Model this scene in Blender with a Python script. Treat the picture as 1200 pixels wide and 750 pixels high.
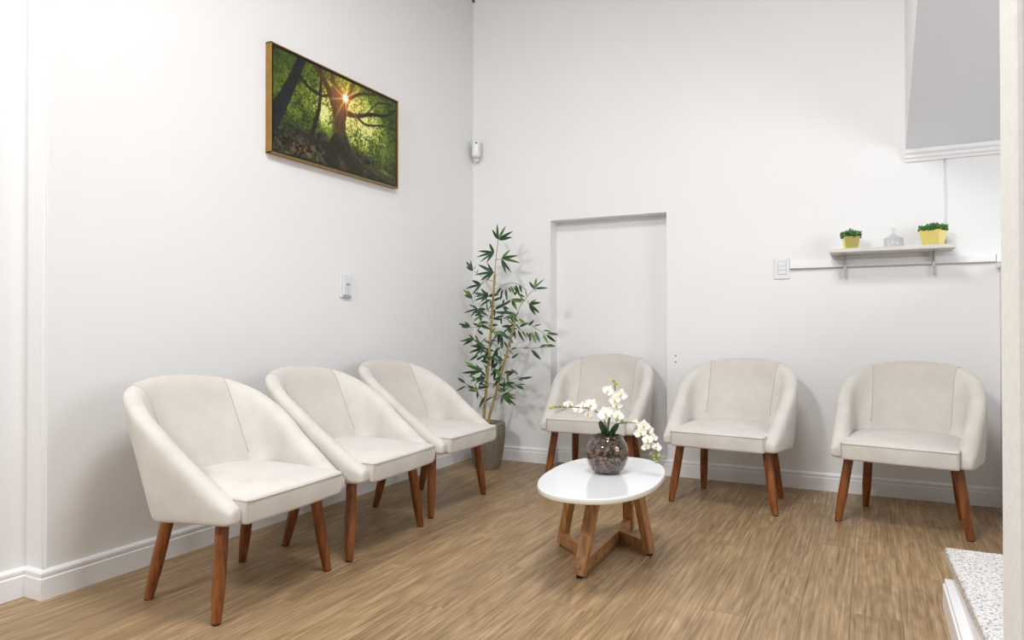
import bpy, bmesh, math, random
import numpy as np
from mathutils import Vector, Matrix, Euler
from mathutils.bvhtree import BVHTree
R = math.radians
random.seed(11)
C = bpy.context.scene.collection
for o in list(bpy.data.objects):
    bpy.data.objects.remove(o)
sc = bpy.context.scene

# ------------------------------------------------------------------ camera
cam_d = bpy.data.cameras.new('camera')
cam = bpy.data.objects.new('camera', cam_d); C.objects.link(cam)
cam_d.sensor_fit = 'HORIZONTAL'; cam_d.sensor_width = 36.0
cam_d.lens = 823.365 / 1200 * 36.0
cam_d.clip_start = 0.05; cam_d.clip_end = 100
rt = Vector((0.89115192, 0.4537036, -0.00113911)); up = Vector((0.00451645, -0.00636047, 0.99996957)); fw = Vector((-0.45368255, 0.89112995, 0.00771727))
cam.matrix_world = Matrix(((rt.x, up.x, -fw.x, 2.56757826), (rt.y, up.y, -fw.y, -4.42091311), (rt.z, up.z, -fw.z, 0.95), (0, 0, 0, 1)))
sc.camera = cam

# ------------------------------------------------------------------ world, lamps, exposure
w = bpy.data.worlds.new('world'); sc.world = w; w.use_nodes = True
w.node_tree.nodes['Background'].inputs[0].default_value = (1.0, 0.98, 0.95, 1)
w.node_tree.nodes['Background'].inputs[1].default_value = 0.25
def area(name, loc, target, size, power, col, sy=None):
    d = bpy.data.lights.new(name, 'AREA'); d.energy = power; d.color = col
    d.shape = 'RECTANGLE'; d.size = size; d.size_y = sy or size
    o = bpy.data.objects.new(name, d); C.objects.link(o); o.location = loc
    o.rotation_euler = (Vector(target) - Vector(loc)).to_track_quat('-Z', 'Y').to_euler()
    return o
area('ceiling_lamp_key', (0.85, -5.9, 3.2), (1.8, -1.0, 0.2), 0.45, 122, (0.99, 0.992, 1.0))
area('ceiling_lamp_fill', (2.0, -2.8, 3.3), (2.0, -2.8, 0), 0.9, 98, (0.95, 0.972, 1.0))
area('ceiling_lamp_rear', (3.2, -5.6, 2.6), (1.2, -1.5, 0.8), 1.6, 20, (1.0, 0.985, 0.96))
area('stair_daylight', (4.7, -2.2, 1.6), (2.6, -0.9, 1.4), 1.2, 40, (0.88, 0.93, 1.0))
sc.view_settings.view_transform = 'Standard'; sc.view_settings.look = 'None'
sc.view_settings.gamma = 1.0; sc.view_settings.use_curve_mapping = False
sc.view_settings.exposure = -0.50

# ------------------------------------------------------------------ materials
def srgb(r, g, b):
    f = lambda c: ((c / 255 + 0.055) / 1.055) ** 2.4 if c > 10 else c / 255 / 12.92
    return (f(r), f(g), f(b), 1)
def mat(name, col, rough=0.6, metal=0.0, noise=None, amt=0.08, bump=None, bs=0.1, sheen=0, spec=None, coat=0, stretch=(1, 1, 1), trans=0, rnd=0, sss=0):
    m = bpy.data.materials.new(name); m.use_nodes = True
    nt = m.node_tree; N = nt.nodes; L = nt.links; b = N['Principled BSDF']
    b.inputs['Base Color'].default_value = col; b.inputs['Roughness'].default_value = rough
    b.inputs['Metallic'].default_value = metal
    if sheen: b.inputs['Sheen Weight'].default_value = sheen; b.inputs['Sheen Roughness'].default_value = 0.4
    if spec is not None: b.inputs['Specular IOR Level'].default_value = spec
    if coat: b.inputs['Coat Weight'].default_value = coat; b.inputs['Coat Roughness'].default_value = 0.08
    if trans: b.inputs['Transmission Weight'].default_value = trans
    tc = N.new('ShaderNodeTexCoord'); mp = N.new('ShaderNodeMapping'); mp.inputs['Scale'].default_value = stretch
    L.new(tc.outputs['Object'], mp.inputs[0])
    if noise:
        n = N.new('ShaderNodeTexNoise'); n.inputs['Scale'].default_value = noise; n.inputs['Detail'].default_value = 6
        L.new(mp.outputs[0], n.inputs[0])
        r = N.new('ShaderNodeValToRGB'); e = r.color_ramp.elements
        e[0].position = 0.3; e[1].position = 0.7
        e[0].color = tuple(max(0, c * (1 - amt)) for c in col[:3]) + (1,); e[1].color = tuple(min(1, c * (1 + amt)) for c in col[:3]) + (1,)
        L.new(n.outputs[0], r.inputs[0]); src = r.outputs[0]
        if rnd:
            oi = N.new('ShaderNodeObjectInfo'); hs = N.new('ShaderNodeHueSaturation'); mr = N.new('ShaderNodeMapRange')
            mr.inputs[3].default_value = 1 - rnd; mr.inputs[4].default_value = 1 + rnd
            L.new(oi.outputs['Random'], mr.inputs[0]); L.new(mr.outputs[0], hs.inputs['Value']); L.new(src, hs.inputs['Color']); src = hs.outputs[0]
        L.new(src, b.inputs['Base Color'])
    if bump:
        n2 = N.new('ShaderNodeTexNoise'); n2.inputs['Scale'].default_value = bump; n2.inputs['Detail'].default_value = 5
        L.new(mp.outputs[0], n2.inputs[0])
        bp = N.new('ShaderNodeBump'); bp.inputs['Strength'].default_value = bs; bp.inputs['Distance'].default_value = 0.01
        L.new(n2.outputs[0], bp.inputs['Height']); L.new(bp.outputs[0], b.inputs['Normal'])
    return m
def wood(name, c1, c2, stretch, rough=0.4, scale=9.0, coat=0.15):
    m = mat(name, c1, rough, coat=coat); nt = m.node_tree; N = nt.nodes; L = nt.links; b = N['Principled BSDF']
    tc = N.new('ShaderNodeTexCoord'); mp = N.new('ShaderNodeMapping'); mp.inputs['Scale'].default_value = stretch
    oi = N.new('ShaderNodeObjectInfo'); add = N.new('ShaderNodeVectorMath'); add.operation = 'ADD'
    sc_ = N.new('ShaderNodeVectorMath'); sc_.operation = 'SCALE'; sc_.inputs['Scale'].default_value = 37.0
    L.new(oi.outputs['Random'], sc_.inputs[0]); L.new(tc.outputs['Object'], mp.inputs[0])
    L.new(mp.outputs[0], add.inputs[0]); L.new(sc_.outputs[0], add.inputs[1])
    n = N.new('ShaderNodeTexNoise'); n.inputs['Scale'].default_value = scale; n.inputs['Detail'].default_value = 8; n.inputs['Roughness'].default_value = 0.62
    n.inputs['Distortion'].default_value = 0.6
    L.new(add.outputs[0], n.inputs[0])
    r = N.new('ShaderNodeValToRGB'); e = r.color_ramp.elements; e[0].position = 0.32; e[1].position = 0.7; e[0].color = c1; e[1].color = c2
    L.new(n.outputs[0], r.inputs[0]); L.new(r.outputs[0], b.inputs['Base Color'])
    return m
M = {}
M['wall'] = mat('wall_paint', srgb(236, 235, 234), 0.75, noise=1.3, amt=0.012, bump=9, bs=0.12, spec=0.25)
M['low_bounce'] = mat('low_bounce_grey', srgb(186, 184, 182), 0.8, noise=2, amt=0.01)  # unseen ceiling, front and right walls are greyed to weaken bounce light
M['soffit'] = mat('soffit_paint', srgb(236, 237, 242), 0.8, noise=2, amt=0.01, spec=0.2)
M['trim'] = mat('trim_gloss_paint', srgb(240, 240, 240), 0.35)
M['rough_white'] = mat('rough_plaster', srgb(222, 220, 215), 0.85, noise=30, amt=0.012, bump=60, bs=0.15)
M['suede'] = mat('cream_suede', srgb(209, 204, 196), 0.9, noise=9, amt=0.07, bump=260, bs=0.1, sheen=0.35, spec=0.15)
M['suede_centre'] = mat('cream_suede_centre_nap', srgb(203, 196, 188), 0.9, noise=8, amt=0.06, bump=260, bs=0.1, sheen=0.25, spec=0.15)
M['thread'] = mat('seam_thread', srgb(186, 176, 162), 0.9)
M['leg_wood'] = wood('stained_leg_wood', srgb(92, 48, 18), srgb(156, 92, 42), (6, 6, 0.7), 0.32)
M['table_wood'] = wood('oak_table_wood', srgb(128, 84, 46), srgb(184, 134, 84), (5, 5, 1.2), 0.42)
M['rubber'] = mat('black_rubber', srgb(22, 20, 20), 0.7)
M['lacquer'] = mat('white_lacquer', srgb(236, 237, 240), 0.12, coat=0.6, noise=3, amt=0.01)
M['edge'] = mat('cream_table_edge', srgb(230, 226, 214), 0.3)
M['screw'] = mat('brass_screw', srgb(200, 170, 110), 0.3, 1.0)
M['plastic'] = mat('white_plastic', srgb(226, 228, 230), 0.35)
M['plastic_grey'] = mat('grey_plastic', srgb(168, 170, 172), 0.4)
M['black'] = mat('black_plastic', srgb(12, 12, 12), 0.3)
M['gold_frame'] = mat('brass_frame', srgb(158, 124, 62), 0.38, 0.6, noise=30, amt=0.1)
M['gold'] = mat('gold_mirror_pot', srgb(248, 232, 140), 0.2, 0.7)
M['shelf'] = wood('bleached_shelf_wood', srgb(200, 195, 188), srgb(218, 214, 207), (1, 8, 8), 0.5, coat=0)
M['bracket'] = mat('silver_bracket', srgb(196, 194, 192), 0.35, 0.5)
M['pot'] = mat('taupe_ceramic', srgb(132, 124, 106), 0.5, noise=60, amt=0.12)
M['soil'] = mat('moss_soil', srgb(70, 54, 30), 0.95, noise=60, amt=0.6)
M['cane'] = mat('bamboo_cane', srgb(166, 142, 86), 0.5, noise=14, amt=0.18, stretch=(1, 1, 0.3))
M['twig'] = mat('green_twig', srgb(96, 104, 66), 0.6)
M['wire'] = mat('grey_green_stem', srgb(128, 132, 104), 0.6)
M['leaf'] = mat('bamboo_leaf', srgb(34, 70, 32), 0.4, noise=6, amt=0.3, rnd=0.35)
M['leaf_light'] = mat('bamboo_leaf_light', srgb(92, 124, 46), 0.45, noise=6, amt=0.25, rnd=0.2)
M['orchid_leaf'] = mat('orchid_leaf', srgb(24, 58, 26), 0.3, noise=6, amt=0.25)
M['petal'] = mat('orchid_petal', srgb(248, 247, 242), 0.5, noise=30, amt=0.02)
M['lip'] = mat('orchid_lip', srgb(222, 208, 96), 0.5)
M['bud'] = mat('orchid_bud', srgb(168, 176, 84), 0.5)
M['ostem'] = mat('orchid_stem', srgb(104, 116, 56), 0.5)
M['red'] = mat('red_bud', srgb(120, 30, 34), 0.5)
M['succulent'] = mat('succulent_leaf', srgb(70, 116, 58), 0.5, noise=40, amt=0.45)
M['bark'] = mat('bark_chips', srgb(132, 104, 86), 0.85, noise=40, amt=0.5, rnd=0)
M['bark_dark'] = mat('bark_core', srgb(52, 40, 34), 0.95, noise=40, amt=0.5)
def glass(name, col, gl=0.55):
    m = bpy.data.materials.new(name); m.use_nodes = True; nt = m.node_tree; N = nt.nodes; L = nt.links
    N.remove(N['Principled BSDF']); out = N['Material Output']
    t = N.new('ShaderNodeBsdfTransparent'); t.inputs[0].default_value = col
    g = N.new('ShaderNodeBsdfGlossy'); g.inputs['Roughness'].default_value = 0.02
    lw = N.new('ShaderNodeLayerWeight'); lw.inputs[0].default_value = 0.5; pw = N.new('ShaderNodeMath'); pw.operation = 'POWER'; pw.inputs[1].default_value = 3.5; L.new(lw.outputs['Facing'], pw.inputs[0]); f = N.new('ShaderNodeMath'); f.operation = 'MULTIPLY_ADD'; f.inputs[1].default_value = 0.6; f.inputs[2].default_value = 0.05; L.new(pw.outputs[0], f.inputs[0])
    mx = N.new('ShaderNodeMixShader'); L.new(f.outputs[0], mx.inputs[0]); L.new(t.outputs[0], mx.inputs[1]); L.new(g.outputs[0], mx.inputs[2]); L.new(mx.outputs[0], out.inputs[0])
    return m
M['smoke_glass'] = glass('smoked_vase_glass', (0.93, 0.92, 0.91, 1))
M['glass'] = glass('clear_jar_glass', (0.95, 0.955, 0.96, 1))

def granite():
    m = mat('white_grey_granite', srgb(200, 198, 196), 0.25); nt = m.node_tree; N = nt.nodes; L = nt.links; b = N['Principled BSDF']
    tc = N.new('ShaderNodeTexCoord')
    v = N.new('ShaderNodeTexVoronoi'); v.inputs['Scale'].default_value = 210; L.new(tc.outputs['Object'], v.inputs[0])
    n = N.new('ShaderNodeTexNoise'); n.inputs['Scale'].default_value = 120; n.inputs['Detail'].default_value = 4; L.new(tc.outputs['Object'], n.inputs[0])
    mx = N.new('ShaderNodeMixRGB'); mx.inputs[0].default_value = 0.55
    L.new(v.outputs['Color'], mx.inputs[1]); L.new(n.outputs[0], mx.inputs[2])
    bw = N.new('ShaderNodeRGBToBW'); L.new(mx.outputs[0], bw.inputs[0])
    r = N.new('ShaderNodeValToRGB'); e = r.color_ramp.elements
    e[0].position = 0.30; e[0].color = srgb(110, 108, 108); e[1].position = 0.43; e[1].color = srgb(206, 202, 198)
    x = e.new(0.62); x.color = srgb(226, 224, 222)
    L.new(bw.outputs[0], r.inputs[0]); L.new(r.outputs[0], b.inputs['Base Color'])
    return m
M['granite'] = granite()

def plank_mat():
    m = mat('oak_vinyl_plank', srgb(170, 140, 106), 0.42, spec=0.35); nt = m.node_tree; N = nt.nodes; L = nt.links; b = N['Principled BSDF']
    g = N.new('ShaderNodeNewGeometry'); oi = N.new('ShaderNodeObjectInfo')
    sv = N.new('ShaderNodeVectorMath'); sv.operation = 'SCALE'; sv.inputs['Scale'].default_value = 53.0; L.new(oi.outputs['Random'], sv.inputs[0])
    ad = N.new('ShaderNodeVectorMath'); ad.operation = 'ADD'; L.new(g.outputs['Position'], ad.inputs[0]); L.new(sv.outputs[0], ad.inputs[1])
    def noise(s, st, det=6, dist=0.0, ro=0.55):
        mp = N.new('ShaderNodeMapping'); mp.inputs['Scale'].default_value = st; L.new(ad.outputs[0], mp.inputs[0])
        n = N.new('ShaderNodeTexNoise'); n.inputs['Scale'].default_value = s; n.inputs['Detail'].default_value = det
        n.inputs['Distortion'].default_value = dist; n.inputs['Roughness'].default_value = ro; L.new(mp.outputs[0], n.inputs[0]); return n
    fine = noise(105, (1, 0.035, 1), 7, 0.3, 0.65)
    broad = noise(11, (1, 0.12, 1), 4, 0.8)
    # cathedral figure: rings through a warped stretched field
    fld = noise(3.2, (1, 0.22, 1), 2, 0.5)
    mu = N.new('ShaderNodeMath'); mu.operation = 'MULTIPLY'; mu.inputs[1].default_value = 95.0; L.new(fld.outputs[0], mu.inputs[0])
    si = N.new('ShaderNodeMath'); si.operation = 'SINE'; L.new(mu.outputs[0], si.inputs[0])
    r1 = N.new('ShaderNodeValToRGB'); e = r1.color_ramp.elements; e[0].position = 0.28; e[0].color = srgb(118, 95, 67); e[1].position = 0.72; e[1].color = srgb(190, 163, 126)
    x = e.new(0.5); x.color = srgb(158, 131, 97)
    L.new(fine.outputs[0], r1.inputs[0])
    r2 = N.new('ShaderNodeValToRGB'); e = r2.color_ramp.elements; e[0].position = 0.3; e[0].color = (0.84, 0.82, 0.80, 1); e[1].position = 0.7; e[1].color = (1.08, 1.08, 1.08, 1)
    L.new(broad.outputs[0], r2.inputs[0])
    mx = N.new('ShaderNodeMixRGB'); mx.blend_type = 'MULTIPLY'; mx.inputs[0].default_value = 1.0; L.new(r1.outputs[0], mx.inputs[1]); L.new(r2.outputs[0], mx.inputs[2])
    mr = N.new('ShaderNodeMapRange'); mr.inputs[1].default_value = -1; mr.inputs[2].default_value = 1; mr.inputs[3].default_value = 0.90; mr.inputs[4].default_value = 1.06
    L.new(si.outputs[0], mr.inputs[0])
    hs = N.new('ShaderNodeHueSaturation'); L.new(mx.outputs[0], hs.inputs['Color'])
    pr = N.new('ShaderNodeMapRange'); pr.inputs[3].default_value = 0.93; pr.inputs[4].default_value = 1.07; L.new(oi.outputs['Random'], pr.inputs[0])
    mm = N.new('ShaderNodeMath'); mm.operation = 'MULTIPLY'; L.new(pr.outputs[0], mm.inputs[0]); L.new(mr.outputs[0], mm.inputs[1]); L.new(mm.outputs[0], hs.inputs['Value'])
    L.new(hs.outputs[0], b.inputs['Base Color'])
    bp = N.new('ShaderNodeBump'); bp.inputs['Strength'].default_value = 0.15; bp.inputs['Distance'].default_value = 0.002
    L.new(fine.outputs[0], bp.inputs['Height']); L.new(bp.outputs[0], b.inputs['Normal'])
    return m
M['plank'] = plank_mat()
M['slab'] = mat('floor_base', srgb(96, 76, 54), 0.9)

# ------------------------------------------------------------------ helpers
def tag(o, label=None, cat=None, group=None, kind=None):
    if label: o['label'] = label
    if cat: o['category'] = cat
    if group: o['group'] = group
    if kind: o['kind'] = kind
    return o
def empty(name, loc, rz=0.0):
    o = bpy.data.objects.new(name, None); C.objects.link(o); o.location = loc; o.rotation_euler = (0, 0, rz)
    o.empty_display_size = 0.1
    return o
def obj(name, bm, mats, parent=None, smooth=False, subsurf=0, loc=None):
    me = bpy.data.meshes.new(name)
    bmesh.ops.recalc_face_normals(bm, faces=bm.faces); bm.to_mesh(me); bm.free()
    o = bpy.data.objects.new(name, me); C.objects.link(o)
    for m in (mats if isinstance(mats, (list, tuple)) else [mats]): me.materials.append(m)
    if smooth: me.shade_smooth() if hasattr(me, 'shade_smooth') else [setattr(p, 'use_smooth', True) for p in me.polygons]
    if subsurf:
        s = o.modifiers.new('s', 'SUBSURF'); s.levels = subsurf; s.render_levels = subsurf
    if parent: o.parent = parent
    if loc: o.location = loc
    return o
def box(bm, x0, x1, y0, y1, z0, z1, bev=0.0, seg=2, mi=0):
    r = bmesh.ops.create_cube(bm, size=1.0)
    vs = r['verts']
    for v in vs:
        v.co = Vector((x0 + (v.co.x + .5) * (x1 - x0), y0 + (v.co.y + .5) * (y1 - y0), z0 + (v.co.z + .5) * (z1 - z0)))
    fs = set(f for v in vs for f in v.link_faces)
    if bev:
        es = list(set(e for v in vs for e in v.link_edges))
        r2 = bmesh.ops.bevel(bm, geom=es, offset=bev, segments=seg, profile=0.5, affect='EDGES')
        fs = set(r2['faces']) | set(f for f in fs if f.is_valid)
        vs = list(set(v for f in fs for v in f.verts))
    for f in fs:
        if f.is_valid: f.material_index = mi
    return vs
def bx(*a, **k):
    bm = bmesh.new(); box(bm, *a, **k); return bm
def frame(d):
    d = d.normalized(); a = Vector((0, 0, 1)) if abs(d.z) < .9 else Vector((1, 0, 0))
    u = d.cross(a).normalized(); return u, d.cross(u).normalized()
def tube(bm, pts, rad, n=8, caps=True, mi=0):
    pts = [Vector(q) for q in pts]; rad = rad if isinstance(rad, (list, tuple)) else [rad] * len(pts)
    rings = []; u = None
    for i, q in enumerate(pts):
        d = (pts[min(i + 1, len(pts) - 1)] - pts[max(i - 1, 0)]).normalized()
        if u is None: u, v = frame(d)
        else:
            u = (u - d * u.dot(d)).normalized(); v = d.cross(u)
        rings.append([bm.verts.new(q + (u * math.cos(2 * math.pi * k / n) + v * math.sin(2 * math.pi * k / n)) * rad[i]) for k in range(n)])
    for a, b in zip(rings, rings[1:]):
        for k in range(n):
            bm.faces.new((a[k], a[(k + 1) % n], b[(k + 1) % n], b[k])).material_index = mi
    if caps:
        bm.faces.new(rings[0][::-1]).material_index = mi; bm.faces.new(rings[-1]).material_index = mi
def lathe(bm, prof, n=48, cx=0, cy=0, mi=0, fn=None):
    rings = []
    for r, z in prof:
        if r < 1e-5: rings.append([bm.verts.new((cx, cy, z))])
        else:
            rg = []
            for k in range(n):
                a = 2 * math.pi * k / n; rr = r + (fn(a, z) if fn else 0)
                rg.append(bm.verts.new((cx + rr * math.cos(a), cy + rr * math.sin(a), z)))
            rings.append(rg)
    for a, b in zip(rings, rings[1:]):
        for k in range(n):
            k2 = (k + 1) % n
            if len(a) == 1 and len(b) == 1: continue
            if len(a) == 1: f = bm.faces.new((a[0], b[k], b[k2]))
            elif len(b) == 1: f = bm.faces.new((a[k], a[k2], b[0]))
            else: f = bm.faces.new((a[k], a[k2], b[k2], b[k]))
            f.material_index = mi
def sweep(bm, prof, path):
    """profile (out, z) swept along a 2D path; the room is on the right-hand side of travel; mitred corners"""
    P = [Vector(q) for q in path]; rings = []
    for i, q in enumerate(P):
        ns = []
        if i > 0: d = (P[i] - P[i - 1]).normalized(); ns.append(Vector((d.y, -d.x)))
        if i < len(P) - 1: d = (P[i + 1] - P[i]).normalized(); ns.append(Vector((d.y, -d.x)))
        m = ns[0] if len(ns) == 1 else (ns[0] + ns[1]) / (1 + ns[0].dot(ns[1]))
        rings.append([bm.verts.new((q.x + m.x * o, q.y + m.y * o, z)) for o, z in prof])
    n = len(prof)
    for a, b in zip(rings, rings[1:]):
        for k in range(n): bm.faces.new((a[k], a[(k + 1) % n], b[(k + 1) % n], b[k]))
    bm.faces.new(rings[0]); bm.faces.new(rings[-1][::-1])
def catmull(pts, n):
    P = [Vector(q) for q in pts]; P = [P[0] * 2 - P[1]] + P + [P[-1] * 2 - P[-2]]; out = []
    for i in range(1, len(P) - 2):
        for k in range(n):
            t = k / n; a, b, c, d = P[i - 1:i + 3]
            out.append(0.5 * ((2 * b) + (c - a) * t + (2 * a - 5 * b + 4 * c - d) * t * t + (3 * b - a - 3 * c + d) * t ** 3))
    out.append(P[-2]); return out

# ------------------------------------------------------------------ structure
def struct(name, bm, m, parent=None, **k):
    o = obj(name, bm, m, parent, **k); o['kind'] = 'structure'; return o
bm = bmesh.new(); box(bm, -0.3, 5.2, -7.1, 0.2, -0.12, -0.006)
floor = struct('floor', bm, M['slab'])
PW, GAP = 0.15, 0.0007
plank_cache = {}
x = 1.907 - 14 * PW; col = 0
while x < 3.3:
    y = -4.2 + (col * 0.47) % 1.22 - 1.22; rng = random.Random(col)
    while y < 0.12:
        y1 = y + 1.22
        a, b_ = max(y, -4.3), min(y1, 0.1)
        if b_ - a > 0.02:
            x0, x1 = max(x, -0.1), min(x + PW, 3.3)
            if x1 - x0 > 0.02:
                key = (round(x1 - x0, 4), round(b_ - a, 4))
                if key not in plank_cache:
                    q = bx(-key[0] / 2 + GAP / 2, key[0] / 2 - GAP / 2, -key[1] / 2 + GAP / 2, key[1] / 2 - GAP / 2, -0.006, 0.0, bev=0.0004, seg=1)
                    me = bpy.data.meshes.new('floor_plank'); bmesh.ops.recalc_face_normals(q, faces=q.faces); q.to_mesh(me); q.free(); me.materials.append(M['plank']); plank_cache[key] = me
                o = bpy.data.objects.new('floor_plank', plank_cache[key]); C.objects.link(o); o.parent = floor
                o.location = ((x0 + x1) / 2, (a + b_) / 2, 0)
        y = y1
    x += PW; col += 1
CZ = 4.0
bm = bmesh.new(); box(bm, -0.3, 5.2, -7.1, 0.3, CZ, CZ + 0.1); struct('ceiling', bm, M['low_bounce'])
bm = bmesh.new()
box(bm, -0.3, 0.614, 0, 0.2, -0.1, CZ); box(bm, 1.419, 5.2, 0, 0.2, -0.1, CZ); box(bm, 0.614, 1.419, 0, 0.2, 1.67, CZ); box(bm, 0.6, 1.43, 0.11, 0.2, -0.1, 1.7)
struct('wall_back', bm, M['wall'])
bm = bmesh.new()
vs = box(bm, -0.3, 0, -2.977, 0, -0.1, CZ)
es = [e for e in bm.edges if all(abs(v.co.x) < 1e-5 and abs(v.co.y + 2.977) < 1e-5 for v in e.verts)]
bmesh.ops.bevel(bm, geom=es, offset=0.012, segments=4, affect='EDGES')
struct('wall_left', bm, M['wall'])
bm = bmesh.new(); box(bm, -0.3, -0.1, -7.1, -2.97, -0.1, CZ); struct('wall_left_recess', bm, M['wall'])
bm = bmesh.new(); box(bm, -0.3, 5.2, -7.2, -7.0, -0.1, CZ); struct('wall_front', bm, M['low_bounce'])
bm = bmesh.new(); box(bm, 5.0, 5.2, -7.1, 0.1, -0.1, CZ); struct('wall_right', bm, M['low_bounce'])
# near wall end that crops the right edge of the view
bm = bmesh.new(); box(bm, 2.722, 3.0, -3.42, -3.3, -0.006, CZ, bev=0.006); struct('wall_right_end', bm, M['rough_white'])
# low stair wall and its cap
bm = bmesh.new(); box(bm, 3.172, 3.27, -1.1, 0.0, -0.006, 1.245)
hw = struct('wall_stair', bm, M['wall'])
struct('wall_cap', bx(3.158, 3.285, -1.11, 0.0, 1.245, 1.262, bev=0.004), M['trim'], hw)
base = [(0, 0), (0.017, 0), (0.017, 0.072), (0.0125, 0.076), (0.0125, 0.080), (0.0145, 0.083), (0.0145, 0.092), (0.010, 0.098), (0.004, 0.1015), (0, 0.1015)]
bm = bmesh.new(); sweep(bm, base, [(-0.1, -5.5), (-0.1, -2.977), (0, -2.977), (0, 0)]); struct('baseboard_left', bm, M['trim'])
bm = bmesh.new(); sweep(bm, base, [(0, 0), (0.614, 0), (0.614, 0.11), (1.419, 0.11), (1.419, 0), (3.172, 0)]); struct('baseboard_back', bm, M['trim'])
# sloping underside of the stair flight above, with its moulding
bm = bmesh.new()
pr = [(0.0, 1.90), (-0.045, 1.905), (-1.12, 2.277), (-3.2, 3.0), (-3.2, 3.3), (0.0, 3.3)]
# the flight is cut off by the near wall end
pr = [(0.0, 1.89), (-0.045, 1.905), (-1.12, 2.277), (-1.6, 2.443), (-1.6, 2.7), (0.0, 2.7)]
pr = [(0.0, 1.89), (-0.045, 1.905), (-1.12, 2.277), (-1.75, 2.495), (-1.75, 4.0), (0.0, 4.0)]
ra = [bm.verts.new((2.747, y, z)) for y, z in pr]; rb = [bm.verts.new((4.2, y, z)) for y, z in pr]
bm.faces.new(ra); bm.faces.new(rb[::-1])
for k in range(len(pr)):
    f = bm.faces.new((ra[k], ra[(k + 1) % 6], rb[(k + 1) % 6], rb[k]))
    if k in (1, 2): f.material_index = 1
struct('ceiling_stair', bm, [M['wall'], M['soffit']])
bm = bmesh.new()
sweep(bm, [(0, 1.843), (0.014, 1.843), (0.018, 1.856), (0.028, 1.862), (0.030, 1.876), (0.044, 1.886), (0.047, 1.905), (0, 1.91)], [(2.745, 0), (4.2, 0)])
struct('trim_1', bm, M['trim'])
# granite step with its skirting
st = empty('stair_step', (2.9, -1.6, 0)); tag(st, 'speckled white granite stair step edged by white skirting at bottom right', 'step')
bm = bmesh.new()
cs = [(2.794, -1.578), (3.5, -1.578), (3.5, -3.29), (2.848, -3.29)]
a = [bm.verts.new((x - 2.9, y + 1.6, 0.147)) for x, y in cs]; b_ = [bm.verts.new((x - 2.9, y + 1.6, 0.183)) for x, y in cs]
bm.faces.new(a[::-1]); bm.faces.new(b_)
for k in range(4): bm.faces.new((a[k], a[(k + 1) % 4], b_[(k + 1) % 4], b_[k]))
bmesh.ops.bevel(bm, geom=list(bm.edges), offset=0.003, segments=2, affect='EDGES')
obj('tread', bm, M['granite'], st)
obj('riser', bx(-0.085, 0.6, -1.69, -0.06, 0, 0.147), M['wall'], st)
bm = bmesh.new(); box(bm, -0.118, -0.085, -1.69, -0.055, 0, 0.083, bev=0.002, seg=1); box(bm, -0.113, -0.085, -1.69, -0.057, 0.083, 0.1, bev=0.003)
obj('skirting', bm, M['trim'], st)

# ------------------------------------------------------------------ chairs
HT = [(-0.28, 0.372), (-0.20, 0.424), (-0.15, 0.462), (-0.05, 0.532), (0.08, 0.616), (0.205, 0.685), (0.304, 0.731), (0.362, 0.755), (0.380, 0.764)]
def hty(y):
    if y <= HT[0][0]: return HT[0][1]
    for (a, ha), (b, hb) in zip(HT, HT[1:]):
        if y <= b: return ha + (hb - ha) * (y - a) / (b - a)
    return HT[-1][1]
PLAN = [(-0.290, -0.262), (-0.304, -0.16), (-0.319, -0.05), (-0.331, 0.08), (-0.317, 0.205), (-0.256, 0.304), (-0.140, 0.362), (0, 0.379)]
PLAN = PLAN + [(-a, b) for a, b in PLAN[-2::-1]]
SHP = [Vector((q.x, q.y, 0)) for q in catmull([(a, b, 0) for a, b in PLAN], 3)]
IS = min(range(len(SHP)), key=lambda k: abs(SHP[k].x + 0.205) + (0 if SHP[k].y > .1 else 9)); IS2 = len(SHP) - 1 - IS
Z0 = 0.312
def section(i, off=0.0):
    q = SHP[i]; d = (SHP[min(i + 1, len(SHP) - 1)] - SHP[max(i - 1, 0)]).normalized()
    n = Vector((-d.y, d.x, 0))          # outward
    h = hty(q.y); T = 0.080
    back = max(0.0, min(1.0, (q.y + 0.16) / 0.40))
    lean = 0.024 * back; ly = max(0.0, q.y + 0.05) * 0.5; Z0 = 0.314 - 0.014 * back
    def pt(dd, z):
        v = (z - Z0) / max(0.05, (0.76 - Z0))
        return q + n * (dd - lean * (1 - v)) + Vector((0, -ly * (1 - v), z))
    H = h - Z0
    prof = [(-T, Z0), (-T, Z0 + H * .35), (-T, Z0 + H * .65), (-T * .96, h - min(.035, H * .25)), (-T * .78, h - .008), (-T * .45, h), (-T * .15, h - .010), (0, h - min(.04, H * .3)), (0.001, Z0 + H * .5), (0, Z0 + H * .25), (-.001, Z0 + .010), (-.012, Z0)]
    return [pt(a + (off if k < 6 else 0), b) for k, (a, b) in enumerate(prof)]
def shell_bm():
    bm = bmesh.new(); rings = []
    n = len(SHP)
    for i in range(n):
        s = section(i)
        if i in (0, n - 1):
            c = sum(s, Vector()) / len(s)
            s = [c + (p_ - c) * 0.55 + Vector((0, -0.010, 0)) for p_ in s]
            s2 = [c + (p_ - c) * 0.92 + Vector((0, -0.002, 0)) for p_ in section(i)]
            rings += [s, s2] if i == 0 else [s2, s]
        else: rings.append(s)
    V = [[bm.verts.new(q) for q in r] for r in rings]; m = len(V[0])
    for a, (A, B) in enumerate(zip(V, V[1:])):
        for k in range(m):
            f = bm.faces.new((A[k], A[(k + 1) % m], B[(k + 1) % m], B[k]))
            if IS + 1 <= a < IS2 + 1 and k <= 5: f.material_index = 1
    bm.faces.new(V[0]); bm.faces.new(V[-1][::-1])
    return bm
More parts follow.
